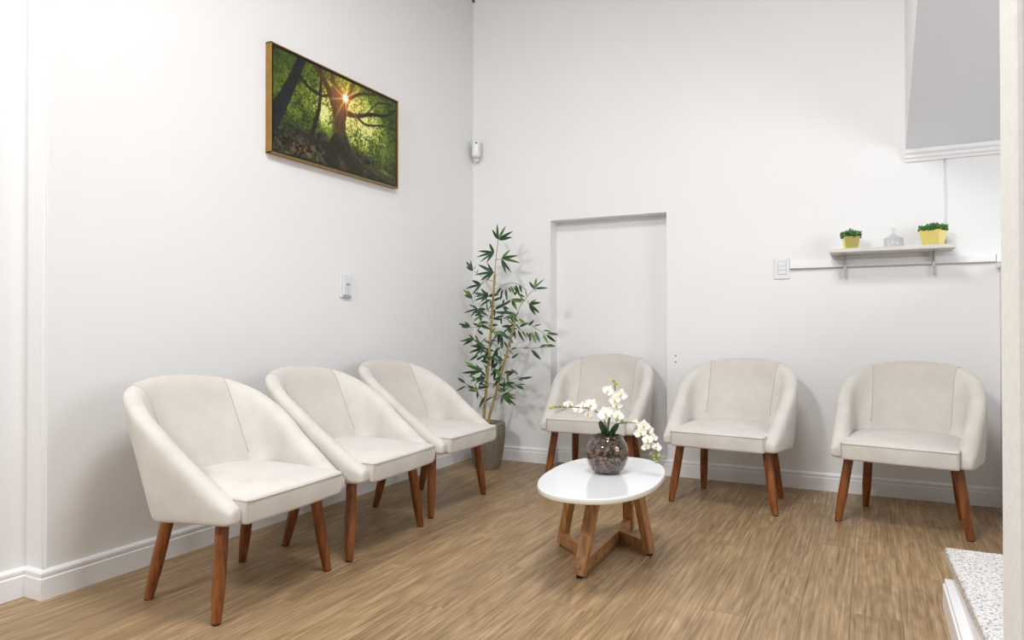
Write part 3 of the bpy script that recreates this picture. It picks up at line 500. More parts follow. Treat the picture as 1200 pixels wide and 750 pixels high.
# measured world-space points of the plants (metres)
D = {"stem1":[[0.263,-0.3,0.294],[0.257,-0.3,0.339],[0.276,-0.3,0.529],[0.296,-0.3,0.73],[0.316,-0.3,0.969],[0.329,-0.3,1.129],[0.342,-0.3,1.294]],"tip1":[[0.342,-0.3,1.294],[0.352,-0.3,1.413],[0.368,-0.3,1.52]],"stem2":[[0.296,-0.3,0.29],[0.299,-0.3,0.342],[0.354,-0.3,0.515],[0.412,-0.3,0.704],[0.457,-0.3,0.856],[0.501,-0.3,1.014]],"tip2":[[0.501,-0.3,1.014],[0.545,-0.3,1.097],[0.631,-0.3,1.19]],"twigs":[[[0.342,-0.3,1.385],[0.38,-0.275,1.396]],[[0.342,-0.3,1.305],[0.277,-0.275,1.292],[0.264,-0.346,1.225],[0.209,-0.354,1.129]],[[0.336,-0.3,1.186],[0.396,-0.28,1.219],[0.502,-0.314,1.226],[0.585,-0.319,1.179]],[[0.329,-0.3,1.072],[0.418,-0.322,1.093],[0.492,-0.32,1.125],[0.543,-0.297,1.114]],[[0.323,-0.3,1.043],[0.221,-0.317,1.061],[0.185,-0.346,1.136]],[[0.316,-0.3,0.969],[0.229,-0.308,0.941],[0.116,-0.251,0.935]],[[0.488,-0.3,0.946],[0.551,-0.276,0.969],[0.646,-0.281,0.924],[0.709,-0.258,0.88]],[[0.438,-0.3,0.777],[0.506,-0.311,0.801],[0.634,-0.32,0.803],[0.751,-0.273,0.814]],[[0.303,-0.3,0.758],[0.239,-0.349,0.833],[0.143,-0.276,0.853]],[[0.29,-0.3,0.615],[0.203,-0.344,0.661],[0.105,-0.291,0.679]],[[0.276,-0.3,0.512],[0.179,-0.303,0.526],[0.041,-0.275,0.582]],[[0.263,-0.3,0.443],[0.215,-0.353,0.514],[0.102,-0.286,0.533]],[[0.283,-0.3,0.558],[0.389,-0.269,0.565],[0.528,-0.356,0.61],[0.599,-0.285,0.613]],[[0.328,-0.3,0.446],[0.421,-0.329,0.498],[0.477,-0.278,0.535]],[[0.25,-0.3,0.385],[0.25,-0.252,0.437],[0.405,-0.36,0.5]],[[0.309,-0.3,0.844],[0.382,-0.315,0.794],[0.396,-0.305,0.704]],[[0.501,-0.3,1.002],[0.426,-0.252,1.037],[0.352,-0.258,1.084]],[[0.582,-0.3,1.113],[0.621,-0.357,1.083]],[[0.336,-0.3,1.242],[0.289,-0.345,1.264],[0.194,-0.315,1.315]],[[0.303,-0.3,0.798],[0.346,-0.272,0.889],[0.366,-0.273,0.912]]],"flowers":[[1.635,-1.74,0.686,0.025],[1.682,-1.73,0.673,0.027],[1.667,-1.76,0.655,0.0231],[1.668,-1.73,0.63,0.0212],[1.559,-1.73,0.625,0.0289],[1.542,-1.72,0.588,0.0212],[1.503,-1.73,0.605,0.0231],[1.465,-1.72,0.623,0.0192],[1.454,-1.74,0.624,0.0154],[1.53,-1.75,0.626,0.0154],[1.631,-1.76,0.598,0.0308],[1.646,-1.73,0.609,0.0231],[1.677,-1.75,0.593,0.0231],[1.573,-1.73,0.605,0.0154],[1.778,-1.74,0.557,0.025],[1.769,-1.75,0.531,0.025],[1.793,-1.72,0.536,0.025],[1.8,-1.76,0.507,0.0212],[1.816,-1.73,0.512,0.0192],[1.791,-1.75,0.477,0.0173],[1.828,-1.73,0.476,0.0192],[1.809,-1.74,0.486,0.0192],[1.744,-1.73,0.567,0.0139]],"buds":[[1.657,-1.73,0.709],[1.664,-1.73,0.719],[1.653,-1.73,0.729],[1.389,-1.73,0.609],[1.377,-1.73,0.605],[1.396,-1.72,0.612],[1.424,-1.74,0.619],[1.431,-1.73,0.612],[1.688,-1.73,0.571],[1.674,-1.75,0.576],[1.816,-1.73,0.442],[1.836,-1.73,0.444],[1.84,-1.72,0.433],[1.826,-1.73,0.42],[1.806,-1.73,0.451],[1.822,-1.74,0.431]],"ostems":[[[1.631,-1.73,0.475],[1.628,-1.73,0.543],[1.642,-1.73,0.619],[1.66,-1.73,0.675],[1.657,-1.73,0.722]],[[1.624,-1.73,0.474],[1.621,-1.73,0.549],[1.595,-1.73,0.589],[1.555,-1.73,0.611],[1.481,-1.73,0.614],[1.385,-1.73,0.609]],[[1.635,-1.73,0.475],[1.649,-1.73,0.538],[1.678,-1.73,0.56],[1.727,-1.73,0.566],[1.768,-1.73,0.555],[1.802,-1.73,0.511],[1.823,-1.73,0.466],[1.826,-1.73,0.423]],[[1.628,-1.73,0.475],[1.631,-1.73,0.533],[1.639,-1.73,0.585]]],"leaves":[[[1.628,-1.73,0.478],[1.62,-1.75,0.528],[1.602,-1.75,0.568]],[[1.631,-1.73,0.478],[1.652,-1.75,0.52],[1.684,-1.76,0.564]],[[1.628,-1.73,0.475],[1.642,-1.76,0.507],[1.656,-1.77,0.533]]],"bamboo":[[0.324,-0.213,1.533,0.274,-0.221,1.605],[0.42,-0.394,1.508,0.402,-0.381,1.616],[0.376,-0.31,1.519,0.427,-0.308,1.609],[0.365,-0.29,1.522,0.48,-0.305,1.57],[0.408,-0.37,1.511,0.516,-0.396,1.518],[0.369,-0.254,1.398,0.419,-0.229,1.459],[0.378,-0.271,1.396,0.504,-0.294,1.411],[0.349,-0.214,1.402,0.48,-0.195,1.372],[0.398,-0.308,1.392,0.441,-0.338,1.292],[0.363,-0.241,1.399,0.433,-0.234,1.301],[0.327,-0.286,1.435,0.307,-0.314,1.499],[0.315,-0.263,1.438,0.203,-0.291,1.455],[0.343,-0.314,1.432,0.214,-0.336,1.413],[0.356,-0.338,1.429,0.234,-0.315,1.375],[0.314,-0.26,1.438,0.237,-0.241,1.377],[0.359,-0.35,1.298,0.312,-0.357,1.368],[0.326,-0.289,1.303,0.218,-0.317,1.364],[0.347,-0.328,1.3,0.18,-0.299,1.293],[0.31,-0.259,1.306,0.183,-0.237,1.257],[0.359,-0.35,1.298,0.291,-0.339,1.238],[0.146,-0.252,1.323,0.112,-0.24,1.401],[0.187,-0.323,1.317,0.143,-0.342,1.384],[0.236,-0.406,1.309,0.166,-0.383,1.348],[0.141,-0.224,1.34,0.154,-0.237,1.357],[0.182,-0.259,1.312,0.194,-0.264,1.33],[0.229,-0.284,1.226,0.086,-0.264,1.202],[0.264,-0.346,1.222,0.18,-0.339,1.155],[0.271,-0.359,1.221,0.197,-0.358,1.252],[0.297,-0.404,1.218,0.253,-0.418,1.182],[0.267,-0.353,1.221,0.274,-0.328,1.24],[0.438,-0.384,1.197,0.377,-0.368,1.144],[0.453,-0.393,1.187,0.415,-0.363,1.108],[0.464,-0.377,1.188,0.483,-0.401,1.105],[0.494,-0.368,1.205,0.512,-0.342,1.148],[0.483,-0.276,1.219,0.504,-0.253,1.143],[0.53,-0.31,1.216,0.558,-0.333,1.159],[0.59,-0.342,1.178,0.602,-0.345,1.131],[0.471,-0.212,1.159,0.532,-0.232,1.137],[0.476,-0.361,1.197,0.487,-0.341,1.162],[0.524,-0.387,1.204,0.539,-0.359,1.16],[0.658,-0.351,1.184,0.613,-0.347,1.234],[0.624,-0.278,1.189,0.625,-0.253,1.263],[0.679,-0.395,1.182,0.734,-0.374,1.25],[0.669,-0.374,1.183,0.758,-0.361,1.187],[0.684,-0.405,1.181,0.687,-0.389,1.161],[0.63,-0.374,1.084,0.688,-0.391,1.115],[0.644,-0.403,1.083,0.727,-0.414,1.096],[0.615,-0.344,1.085,0.677,-0.315,1.029],[0.589,-0.289,1.086,0.638,-0.297,1.015],[0.117,-0.212,1.138,0.049,-0.232,1.207],[0.208,-0.367,1.131,0.122,-0.34,1.161],[0.122,-0.22,1.138,0.072,-0.209,1.196],[0.248,-0.214,1.147,0.137,-0.241,1.179],[0.256,-0.229,1.146,0.185,-0.217,1.204],[0.282,-0.276,1.144,0.14,-0.256,1.122],[0.345,-0.389,1.138,0.309,-0.407,1.181],[0.354,-0.382,1.119,0.269,-0.384,1.078],[0.309,-0.301,1.122,0.305,-0.298,1.09],[0.329,-0.338,1.121,0.251,-0.323,1.095],[0.178,-0.242,1.061,0.053,-0.227,1.036],[0.27,-0.402,1.057,0.214,-0.423,1.093],[0.249,-0.366,1.058,0.2,-0.382,1.005],[0.208,-0.295,1.06,0.182,-0.314,1.036],[0.203,-0.285,1.06,0.234,-0.294,0.969],[0.232,-0.337,1.058,0.304,-0.325,1.012],[0.166,-0.221,1.062,0.246,-0.24,1.06],[0.425,-0.34,1.074,0.45,-0.311,1.028],[0.439,-0.367,1.073,0.499,-0.396,1.054],[0.441,-0.372,1.073,0.451,-0.352,1.038],[0.451,-0.264,1.121,0.536,-0.237,1.116],[0.475,-0.311,1.119,0.526,-0.338,1.046],[0.495,-0.349,1.117,0.515,-0.336,1.098],[0.486,-0.331,1.118,0.502,-0.353,1.073],[0.488,-0.335,1.118,0.563,-0.337,1.099],[0.524,-0.339,1.02,0.414,-0.342,0.998],[0.546,-0.383,1.019,0.48,-0.411,0.987],[0.481,-0.253,1.021,0.464,-0.239,1.009],[0.518,-0.326,1.02,0.389,-0.349,1.043],[0.53,-0.351,1.019,0.459,-0.347,1.011],[0.305,-0.231,1.06,0.347,-0.232,1.087],[0.296,-0.215,1.06,0.379,-0.214,1.096],[0.382,-0.374,1.056,0.373,-0.367,1.002],[0.337,-0.29,1.058,0.281,-0.284,0.985],[0.495,-0.265,0.922,0.556,-0.294,0.842],[0.553,-0.323,0.918,0.581,-0.305,0.867],[0.65,-0.382,0.909,0.698,-0.41,0.831],[0.67,-0.373,0.914,0.711,-0.386,0.843],[0.704,-0.323,0.892,0.745,-0.334,0.834],[0.71,-0.283,0.891,0.783,-0.303,0.842],[0.741,-0.341,0.901,0.815,-0.33,0.891],[0.694,-0.301,0.916,0.742,-0.274,0.913],[0.564,-0.223,0.903,0.571,-0.237,0.84],[0.509,-0.343,0.922,0.513,-0.341,0.86],[0.631,-0.301,0.944,0.684,-0.309,0.957],[0.491,-0.237,0.939,0.57,-0.256,0.971],[0.599,-0.316,0.949,0.649,-0.339,0.984],[0.54,-0.233,0.903,0.577,-0.228,0.858],[0.569,-0.212,0.786,0.651,-0.234,0.723],[0.591,-0.268,0.792,0.634,-0.262,0.757],[0.498,-0.4,0.791,0.52,-0.381,0.762],[0.689,-0.235,0.819,0.764,-0.26,0.816],[0.633,-0.222,0.809,0.685,-0.205,0.823],[0.547,-0.289,0.798,0.585,-0.286,0.81],[0.648,-0.357,0.783,0.708,-0.384,0.737],[0.469,-0.315,0.796,0.508,-0.293,0.803],[0.19,-0.368,0.938,0.1,-0.37,0.963],[0.181,-0.354,0.938,0.1,-0.342,0.944],[0.102,-0.218,0.938,0.044,-0.195,0.978],[0.265,-0.352,0.94,0.199,-0.357,0.967],[0.297,-0.409,0.94,0.26,-0.408,0.913],[0.2,-0.239,0.939,0.21,-0.219,0.972],[0.237,-0.396,0.857,0.124,-0.4,0.844],[0.236,-0.394,0.857,0.144,-0.399,0.82],[0.14,-0.227,0.853,0.104,-0.24,0.891],[0.148,-0.241,0.853,0.06,-0.214,0.863],[0.151,-0.246,0.853,0.241,-0.264,0.81],[0.225,-0.226,0.8,0.081,-0.201,0.811],[0.216,-0.21,0.799,0.101,-0.24,0.761],[0.327,-0.409,0.806,0.242,-0.422,0.745],[0.27,-0.306,0.802,0.215,-0.311,0.843],[0.317,-0.392,0.805,0.271,-0.383,0.755],[0.363,-0.276,0.912,0.299,-0.269,0.834],[0.38,-0.308,0.913,0.368,-0.305,0.817],[0.36,-0.272,0.912,0.406,-0.298,0.807],[0.387,-0.323,0.913,0.487,-0.345,0.851],[0.423,-0.389,0.913,0.47,-0.373,0.878],[0.399,-0.345,0.913,0.359,-0.355,0.886],[0.271,-0.355,0.645,0.127,-0.349,0.712],[0.289,-0.386,0.648,0.164,-0.378,0.689],[0.294,-0.396,0.648,0.118,-0.369,0.631],[0.284,-0.379,0.647,0.16,-0.363,0.611],[0.24,-0.301,0.641,0.174,-0.305,0.681],[0.268,-0.349,0.645,0.225,-0.358,0.694],[0.248,-0.258,0.602,0.189,-0.257,0.54],[0.273,-0.303,0.606,0.192,-0.318,0.561],[0.263,-0.285,0.604,0.152,-0.305,0.571],[0.279,-0.314,0.607,0.237,-0.304,0.554],[0.272,-0.301,0.606,0.222,-0.296,0.654],[0.211,-0.296,0.507,0.131,-0.314,0.546],[0.167,-0.218,0.498,0.073,-0.207,0.503],[0.193,-0.265,0.503,0.167,-0.238,0.444],[0.225,-0.32,0.509,0.199,-0.33,0.564],[0.241,-0.349,0.512,0.195,-0.36,0.53],[0.147,-0.35,0.541,0.073,-0.361,0.504],[0.152,-0.368,0.565,0.089,-0.369,0.601],[0.295,-0.352,0.479,0.252,-0.359,0.4],[0.253,-0.277,0.433,0.307,-0.288,0.473],[0.226,-0.237,0.502,0.253,-0.219,0.539],[0.449,-0.344,0.572,0.459,-0.324,0.535],[0.465,-0.375,0.575,0.532,-0.399,0.546],[0.38,-0.211,0.56,0.461,-0.239,0.567],[0.537,-0.409,0.573,0.604,-0.387,0.539],[0.566,-0.409,0.574,0.621,-0.4,0.575],[0.521,-0.299,0.591,0.564,-0.315,0.616],[0.572,-0.361,0.606,0.636,-0.333,0.619],[0.477,-0.331,0.561,0.525,-0.347,0.537],[0.523,-0.322,0.602,0.555,-0.308,0.593],[0.557,-0.352,0.561,0.589,-0.377,0.542],[0.375,-0.252,0.482,0.375,-0.276,0.419],[0.452,-0.399,0.499,0.529,-0.429,0.442],[0.354,-0.211,0.478,0.456,-0.215,0.413],[0.381,-0.263,0.483,0.479,-0.259,0.465],[0.356,-0.215,0.478,0.46,-0.224,0.485],[0.422,-0.34,0.492,0.471,-0.329,0.511],[0.388,-0.41,0.745,0.453,-0.418,0.694],[0.306,-0.258,0.737,0.34,-0.254,0.706],[0.335,-0.312,0.74,0.311,-0.286,0.656],[0.341,-0.323,0.74,0.303,-0.31,0.712],[0.346,-0.332,0.741,0.39,-0.356,0.792],[0.367,-0.332,0.66,0.429,-0.35,0.596],[0.406,-0.405,0.665,0.447,-0.417,0.654],[0.395,-0.385,0.664,0.356,-0.387,0.618],[0.329,-0.262,0.655,0.3,-0.247,0.571],[0.255,-0.233,0.689,0.214,-0.244,0.707],[0.279,-0.276,0.691,0.24,-0.253,0.615],[0.309,-0.331,0.695,0.254,-0.306,0.729],[0.342,-0.389,0.698,0.353,-0.364,0.68],[0.24,-0.234,0.763,0.202,-0.205,0.695],[0.246,-0.244,0.763,0.26,-0.231,0.809],[0.289,-0.323,0.767,0.251,-0.31,0.784],[0.24,-0.234,0.763,0.28,-0.23,0.763],[0.331,-0.286,0.565,0.354,-0.26,0.519],[0.368,-0.353,0.572,0.363,-0.363,0.536],[0.28,-0.403,1.002,0.216,-0.38,0.976],[0.321,-0.284,1.114,0.389,-0.274,1.143],[0.286,-0.362,0.659,0.231,-0.381,0.669],[0.231,-0.314,1.045,0.238,-0.292,0.984],[0.429,-0.339,0.62,0.451,-0.344,0.663],[0.408,-0.326,0.954,0.387,-0.306,1.014],[0.26,-0.385,0.585,0.184,-0.363,0.615],[0.303,-0.408,0.828,0.236,-0.396,0.82],[0.393,-0.257,0.545,0.329,-0.259,0.556],[0.32,-0.262,0.559,0.39,-0.275,0.603],[0.36,-0.382,0.827,0.307,-0.39,0.855],[0.324,-0.357,1.051,0.339,-0.344,1.089],[0.409,-0.297,1.125,0.39,-0.288,1.074],[0.248,-0.215,0.846,0.305,-0.198,0.847],[0.225,-0.252,0.886,0.162,-0.223,0.921],[0.39,-0.224,0.924,0.349,-0.21,0.874],[0.238,-0.34,0.565,0.299,-0.34,0.55],[0.339,-0.259,0.654,0.335,-0.242,0.604],[0.307,-0.23,1.042,0.378,-0.215,1.027],[0.429,-0.276,0.573,0.428,-0.291,0.636],[0.283,-0.286,1.147,0.375,-0.304,1.157],[0.476,-0.281,0.889,0.425,-0.3,0.929],[0.31,-0.406,0.965,0.236,-0.379,0.95],[0.462,-0.236,0.907,0.44,-0.248,0.871],[0.304,-0.401,1.125,0.308,-0.382,1.173],[0.193,-0.256,0.968,0.278,-0.276,0.973],[0.175,-0.247,1.023,0.226,-0.226,1.007],[0.228,-0.295,0.712,0.309,-0.309,0.701],[0.568,-0.399,0.992,0.631,-0.425,0.957],[0.315,-0.322,0.652,0.381,-0.309,0.657],[0.316,-0.282,0.999,0.395,-0.299,0.987],[0.459,-0.25,0.994,0.507,-0.277,1.039],[0.271,-0.287,1.138,0.285,-0.307,1.091],[0.534,-0.409,1.003,0.579,-0.427,0.972],[0.311,-0.251,0.545,0.391,-0.268,0.553],[0.42,-0.407,0.579,0.441,-0.408,0.634],[0.239,-0.34,0.833,0.257,-0.336,0.775],[0.43,-0.295,0.571,0.383,-0.282,0.521],[0.327,-0.227,0.629,0.362,-0.237,0.68],[0.379,-0.283,0.729,0.381,-0.306,0.669],[0.242,-0.36,0.533,0.343,-0.384,0.55],[0.164,-0.238,0.713,0.222,-0.247,0.742],[0.344,-0.268,0.521,0.391,-0.245,0.505],[0.374,-0.333,0.743,0.381,-0.351,0.805],[0.221,-0.36,1.014,0.274,-0.361,1.033],[0.238,-0.333,0.583,0.283,-0.358,0.64],[0.304,-0.24,0.577,0.347,-0.232,0.61],[0.249,-0.236,0.713,0.303,-0.215,0.751],[0.333,-0.265,0.848,0.382,-0.245,0.841],[0.318,-0.269,0.767,0.371,-0.274,0.809],[0.284,-0.246,1.068,0.278,-0.221,1.122],[0.532,-0.388,1.143,0.569,-0.41,1.178],[0.346,-0.376,0.804,0.363,-0.379,0.85],[0.318,-0.237,1.005,0.377,-0.236,1.014],[0.372,-0.239,1.083,0.432,-0.247,1.117],[0.456,-0.297,0.874,0.473,-0.312,0.915],[0.231,-0.282,0.576,0.211,-0.296,0.518],[0.496,-0.409,0.883,0.54,-0.415,0.833],[0.236,-0.297,1.043,0.152,-0.274,1.042],[0.488,-0.353,0.806,0.461,-0.327,0.844],[0.339,-0.248,0.953,0.268,-0.268,0.948],[0.184,-0.254,0.838,0.172,-0.228,0.775],[0.392,-0.218,0.923,0.464,-0.206,0.928],[0.382,-0.332,0.717,0.347,-0.329,0.659],[0.46,-0.28,0.852,0.428,-0.273,0.795],[0.398,-0.372,0.648,0.327,-0.349,0.629],[0.291,-0.302,0.651,0.272,-0.328,0.69],[0.265,-0.349,1.103,0.302,-0.374,1.143],[0.298,-0.318,0.567,0.249,-0.342,0.589],[0.217,-0.304,0.749,0.151,-0.317,0.712],[0.382,-0.245,1.04,0.342,-0.228,0.998],[0.234,-0.372,1.141,0.304,-0.354,1.159],[0.408,-0.294,0.635,0.474,-0.307,0.65],[0.298,-0.228,0.772,0.233,-0.257,0.8],[0.474,-0.33,0.665,0.528,-0.324,0.63],[0.444,-0.377,0.721,0.384,-0.378,0.759],[0.457,-0.233,0.959,0.398,-0.243,0.928],[0.359,-0.268,0.569,0.345,-0.287,0.527],[0.348,-0.215,0.943,0.421,-0.187,0.945],[0.358,-0.377,0.896,0.376,-0.361,0.939],[0.215,-0.343,0.888,0.262,-0.371,0.84],[0.402,-0.368,0.708,0.337,-0.354,0.659],[0.243,-0.317,0.748,0.325,-0.315,0.724],[0.468,-0.384,0.524,0.426,-0.404,0.552],[0.298,-0.337,1.097,0.313,-0.336,1.036],[0.367,-0.246,0.57,0.408,-0.249,0.535],[0.52,-0.344,0.961,0.549,-0.32,0.912],[0.332,-0.272,0.71,0.388,-0.257,0.723],[0.207,-0.249,0.811,0.257,-0.25,0.787],[0.26,-0.358,0.95,0.356,-0.381,0.926],[0.469,-0.279,0.968,0.438,-0.264,1.022],[0.429,-0.23,0.727,0.474,-0.204,0.767],[0.402,-0.309,0.792,0.39,-0.31,0.844],[0.188,-0.217,0.825,0.244,-0.242,0.87],[0.266,-0.335,1.113,0.311,-0.332,1.145],[0.4,-0.29,0.901,0.441,-0.283,0.938],[0.366,-0.378,0.905,0.449,-0.378,0.895],[0.566,-0.375,1.137,0.604,-0.382,1.101],[0.45,-0.374,0.611,0.464,-0.385,0.56],[0.403,-0.285,0.845,0.439,-0.291,0.791],[0.41,-0.376,0.515,0.486,-0.378,0.547],[0.446,-0.276,0.909,0.49,-0.288,0.956],[0.433,-0.356,1.084,0.491,-0.359,1.108],[0.435,-0.271,0.735,0.402,-0.299,0.759],[0.25,-0.275,0.741,0.315,-0.302,0.787],[0.446,-0.232,0.956,0.407,-0.251,0.99],[0.402,-0.245,0.61,0.483,-0.273,0.652],[0.398,-0.311,0.728,0.347,-0.326,0.76]],"redbud":[0.337,-0.4,1.159]}

# ------------------------------------------------------------------ orchid in a smoked glass bowl
VX, VY, VZ = 1.627, -1.735, 0.36
orc = empty('potted_orchid', (VX, VY, VZ)); tag(orc, 'white orchid in a round glass bowl of bark on the coffee table', 'orchid')
def V3(q): return Vector(q) - Vector((VX, VY, VZ))
RB = 0.086
def gprof(r, z0, z1, n=16, bot=0.05, topr=0.056):
    out = [(0, z0), (bot, z0)]; cz = 0.078
    for k in range(n + 1):
        z = z0 + 0.006 + (z1 - z0 - 0.006) * k / n; t = (z - cz) / 0.092
        rr = r * math.sqrt(max(0.0, 1 - t * t)) if abs(t) < 1 else 0
        out.append((max(rr, topr if z > cz else bot), z))
    return out
bm = bmesh.new(); o_ = gprof(RB, 0, 0.152); i_ = gprof(RB - 0.0025, 0.006, 0.152)
lathe(bm, o_ + i_[::-1], 64); obj('glass_bowl', bm, M['smoke_glass'], orc, smooth=True)
bm = bmesh.new(); lathe(bm, [(0, 0.008), (0.045, 0.008), (0.066, 0.04), (0.074, 0.075), (0.066, 0.11), (0.052, 0.138), (0, 0.140)], 32)
rng = random.Random(5)
for v in bm.verts: v.co *= 1 + rng.uniform(-.03, .03)
core = obj('bark_filling', bm, M['bark_dark'], orc, smooth=True)
bm = bmesh.new()
for k in range(520):
    z = rng.uniform(0.01, 0.142); t = (z - 0.078) / 0.092; rr = (RB - 0.0045) * math.sqrt(max(0.05, 1 - t * t)) * rng.uniform(.93, .975); a = rng.uniform(0, 6.283)
    s = rng.uniform(.004, .009)
    mt = Matrix.Translation((rr * math.cos(a), rr * math.sin(a), z)) @ Matrix.Rotation(a, 4, 'Z') @ Euler((rng.uniform(-1, 1), rng.uniform(-.25, .25), rng.uniform(-.3, .3))).to_matrix().to_4x4() @ Matrix.Diagonal((0.0025, s * 1.5, s, 1))
    bmesh.ops.create_cube(bm, size=1, matrix=mt)
tag(obj('bark_chips', bm, M['bark'], core), kind='stuff')
bm = bmesh.new()
for k in range(260):
    a = rng.uniform(0, 6.283); rr = 0.056 * math.sqrt(rng.random()); s = rng.uniform(.003, .006)
    mt = Matrix.Translation((rr * math.cos(a), rr * math.sin(a), 0.144 + rng.uniform(0, .020) * (1 - rr / .06))) @ Euler((rng.uniform(0, 6), rng.uniform(0, 6), 0)).to_matrix().to_4x4() @ Matrix.Diagonal((s * 2.2, s * .6, s * .5, 1))
    bmesh.ops.create_cube(bm, size=1, matrix=mt)
tag(obj('moss', bm, M['soil'], orc), kind='stuff')
for q in D['ostems']:
    bm = bmesh.new(); tube(bm, catmull([V3(p_) for p_ in q], 6), 0.0024, 8); obj('flower_stem', bm, M['ostem'], orc, smooth=True)
def blade(pts, width, m, name, parent, cup=0.25):
    c = catmull(pts, 8); bm = bmesh.new(); rows = []
    for i, q in enumerate(c):
        t = i / (len(c) - 1); d = (c[min(i + 1, len(c) - 1)] - c[max(i - 1, 0)]).normalized()
        s = d.cross(Vector((0.1, -1, 0.2))).normalized(); n = s.cross(d).normalized(); w_ = width * (0.45 + 0.9 * t) * math.sqrt(max(0.0, 1 - t ** 3.2)) + 0.0008
        rows.append([bm.verts.new(q + s * (w_ * u) + n * (abs(u) * w_ * cup)) for u in (-1, -.5, 0, .5, 1)])
    for a, b_ in zip(rows, rows[1:]):
        for k in range(4): bm.faces.new((a[k], a[k + 1], b_[k + 1], b_[k]))
    o = obj(name, bm, m, parent, smooth=True); sm = o.modifiers.new('t', 'SOLIDIFY'); sm.thickness = 0.002; return o
for q in D['leaves']: blade([V3(p_) for p_ in q], 0.0125, M['orchid_leaf'], 'leaf', orc)
def flower_mesh():
    bm = bmesh.new()
    def petal(ang, ln, wd, lift, z):
        r = []
        for i in range(6):
            t = i / 5; wv = wd * math.sin(math.pi * (0.12 + 0.86 * t) ** 0.8) ** 0.7 + .02; x = 0.06 + ln * t
            r.append([(x, u * wv, z + lift * t * t + 0.10 * u * u) for u in (-1, -.4, .4, 1)])
        vs = [[bm.verts.new((x * math.cos(ang) - y * math.sin(ang), x * math.sin(ang) + y * math.cos(ang), zz)) for x, y, zz in row] for row in r]
        for a, b_ in zip(vs, vs[1:]):
            for k in range(3): bm.faces.new((a[k], a[k + 1], b_[k + 1], b_[k]))
    for a in (90, 210, 330): petal(R(a), .85, .34, -.12, 0)
    for a in (12, 168): petal(R(a), .90, .52, .06, .05)
    n0 = len(bm.faces)
    lathe(bm, [(0, 0), (.14, .08), (.17, .22), (.08, .34), (0, .36)], 8)
    bmesh.ops.create_uvsphere(bm, u_segments=8, v_segments=5, radius=.14, matrix=Matrix.Translation((0, -.22, .16)))
    bm.faces.ensure_lookup_table()
    for f in bm.faces[n0:]: f.material_index = 1
    me = bpy.data.meshes.new('flower'); bm.to_mesh(me); bm.free()
    for m in (M['petal'], M['lip']): me.materials.append(m)
    me.shade_smooth(); return me
fm = flower_mesh(); rng = random.Random(8)
for x, y, z, r in D['flowers']:
    o = bpy.data.objects.new('flower', fm); C.objects.link(o); o.parent = orc
    dr = Vector((rng.uniform(-.35, .55), -1, rng.uniform(-.15, .35))).normalized()
    o.matrix_local = Matrix.Translation(V3((x, y, z))) @ dr.to_track_quat('Z', 'Y').to_matrix().to_4x4() @ Matrix.Rotation(rng.uniform(-.5, .5), 4, 'Z') @ Matrix.Scale(r * 1.12, 4)
bm = bmesh.new(); bmesh.ops.create_uvsphere(bm, u_segments=10, v_segments=7, radius=1)
for v in bm.verts: v.co.z *= 1.35
bme = bpy.data.meshes.new('bud'); bm.to_mesh(bme); bm.free(); bme.materials.append(M['bud']); bme.shade_smooth()
for q in D['buds']:
    o = bpy.data.objects.new('bud', bme); C.objects.link(o); o.parent = orc
    o.matrix_local = Matrix.Translation(V3(q)) @ Euler((rng.uniform(-1, 1), rng.uniform(-1, 1), 0)).to_matrix().to_4x4() @ Matrix.Scale(rng.uniform(.0042, .0066), 4)

# ------------------------------------------------------------------ potted bamboo in the corner
PX, PY = 0.285, -0.305
pb = empty('potted_bamboo', (PX, PY, 0)); tag(pb, 'tall artificial bamboo in a textured taupe pot standing in the corner', 'potted plant')
def P3(q): return Vector(q) - Vector((PX, PY, 0))
bm = bmesh.new(); op = [(0, 0), (0.080, 0), (0.084, 0.004)]
for k in range(121):
    t = k / 120; op.append((0.084 + 0.040 * math.sin(t * 1.75) ** 1.0 - 0.004 * t, 0.006 + 0.290 * t))
op += [(0.1175, 0.305), (0.106, 0.305), (0.104, 0.28), (0, 0.28)]
def relief(a, z):
    if 0.012 < z < 0.292:
        return 0.0030 * math.sin(a * 26 + 1.2 * math.sin(z * 260)) * (0.35 + 0.65 * abs(math.sin(z / 0.019 * math.pi)))
    return 0
lathe(bm, op, 180, fn=relief); obj('pot', bm, M['pot'], pb, smooth=True)
bm = bmesh.new(); lathe(bm, [(0, 0.284), (0.1035, 0.282)], 32)
obj('soil', bm, M['soil'], pb)
for key, r0, r1 in (('stem1', .0105, .0075), ('stem2', .0095, .0062)):
    c = catmull([P3(q) for q in D[key]], 8); bm = bmesh.new(); rr = []
    for i in range(len(c)):
        t = i / (len(c) - 1); rr.append((r0 + (r1 - r0) * t) * (1.22 if i % 7 == 3 else 1.0))
    tube(bm, c, rr, 12); obj('cane', bm, M['cane'], pb, smooth=True)
for key in ('tip1', 'tip2'):
    bm = bmesh.new(); tube(bm, catmull([P3(q) for q in D[key]], 5), 0.0022, 6); obj('stem_tip', bm, M['wire'], pb, smooth=True)
for q in D['twigs']:
    bm = bmesh.new(); tube(bm, catmull([P3(p_) for p_ in q], 5), 0.0019, 6); obj('twig', bm, M['twig'], pb, smooth=True)
def leaf_mesh(m, bend):
    bm = bmesh.new(); rows = []
    for i in range(7):
        t = i / 6; wv = 0.108 * math.sin(math.pi * min(1, t ** 0.75)) ** 0.8 + 0.002
        rows.append([bm.verts.new((t, u * wv, -abs(u) * wv * -0.35 - bend * t * t)) for u in (-1, 0, 1)])
    for a, b_ in zip(rows, rows[1:]):
        for k in range(2): bm.faces.new((a[k], a[k + 1], b_[k + 1], b_[k]))
    me = bpy.data.meshes.new('leaf'); bm.to_mesh(me); bm.free(); me.materials.append(m); me.shade_smooth(); return me
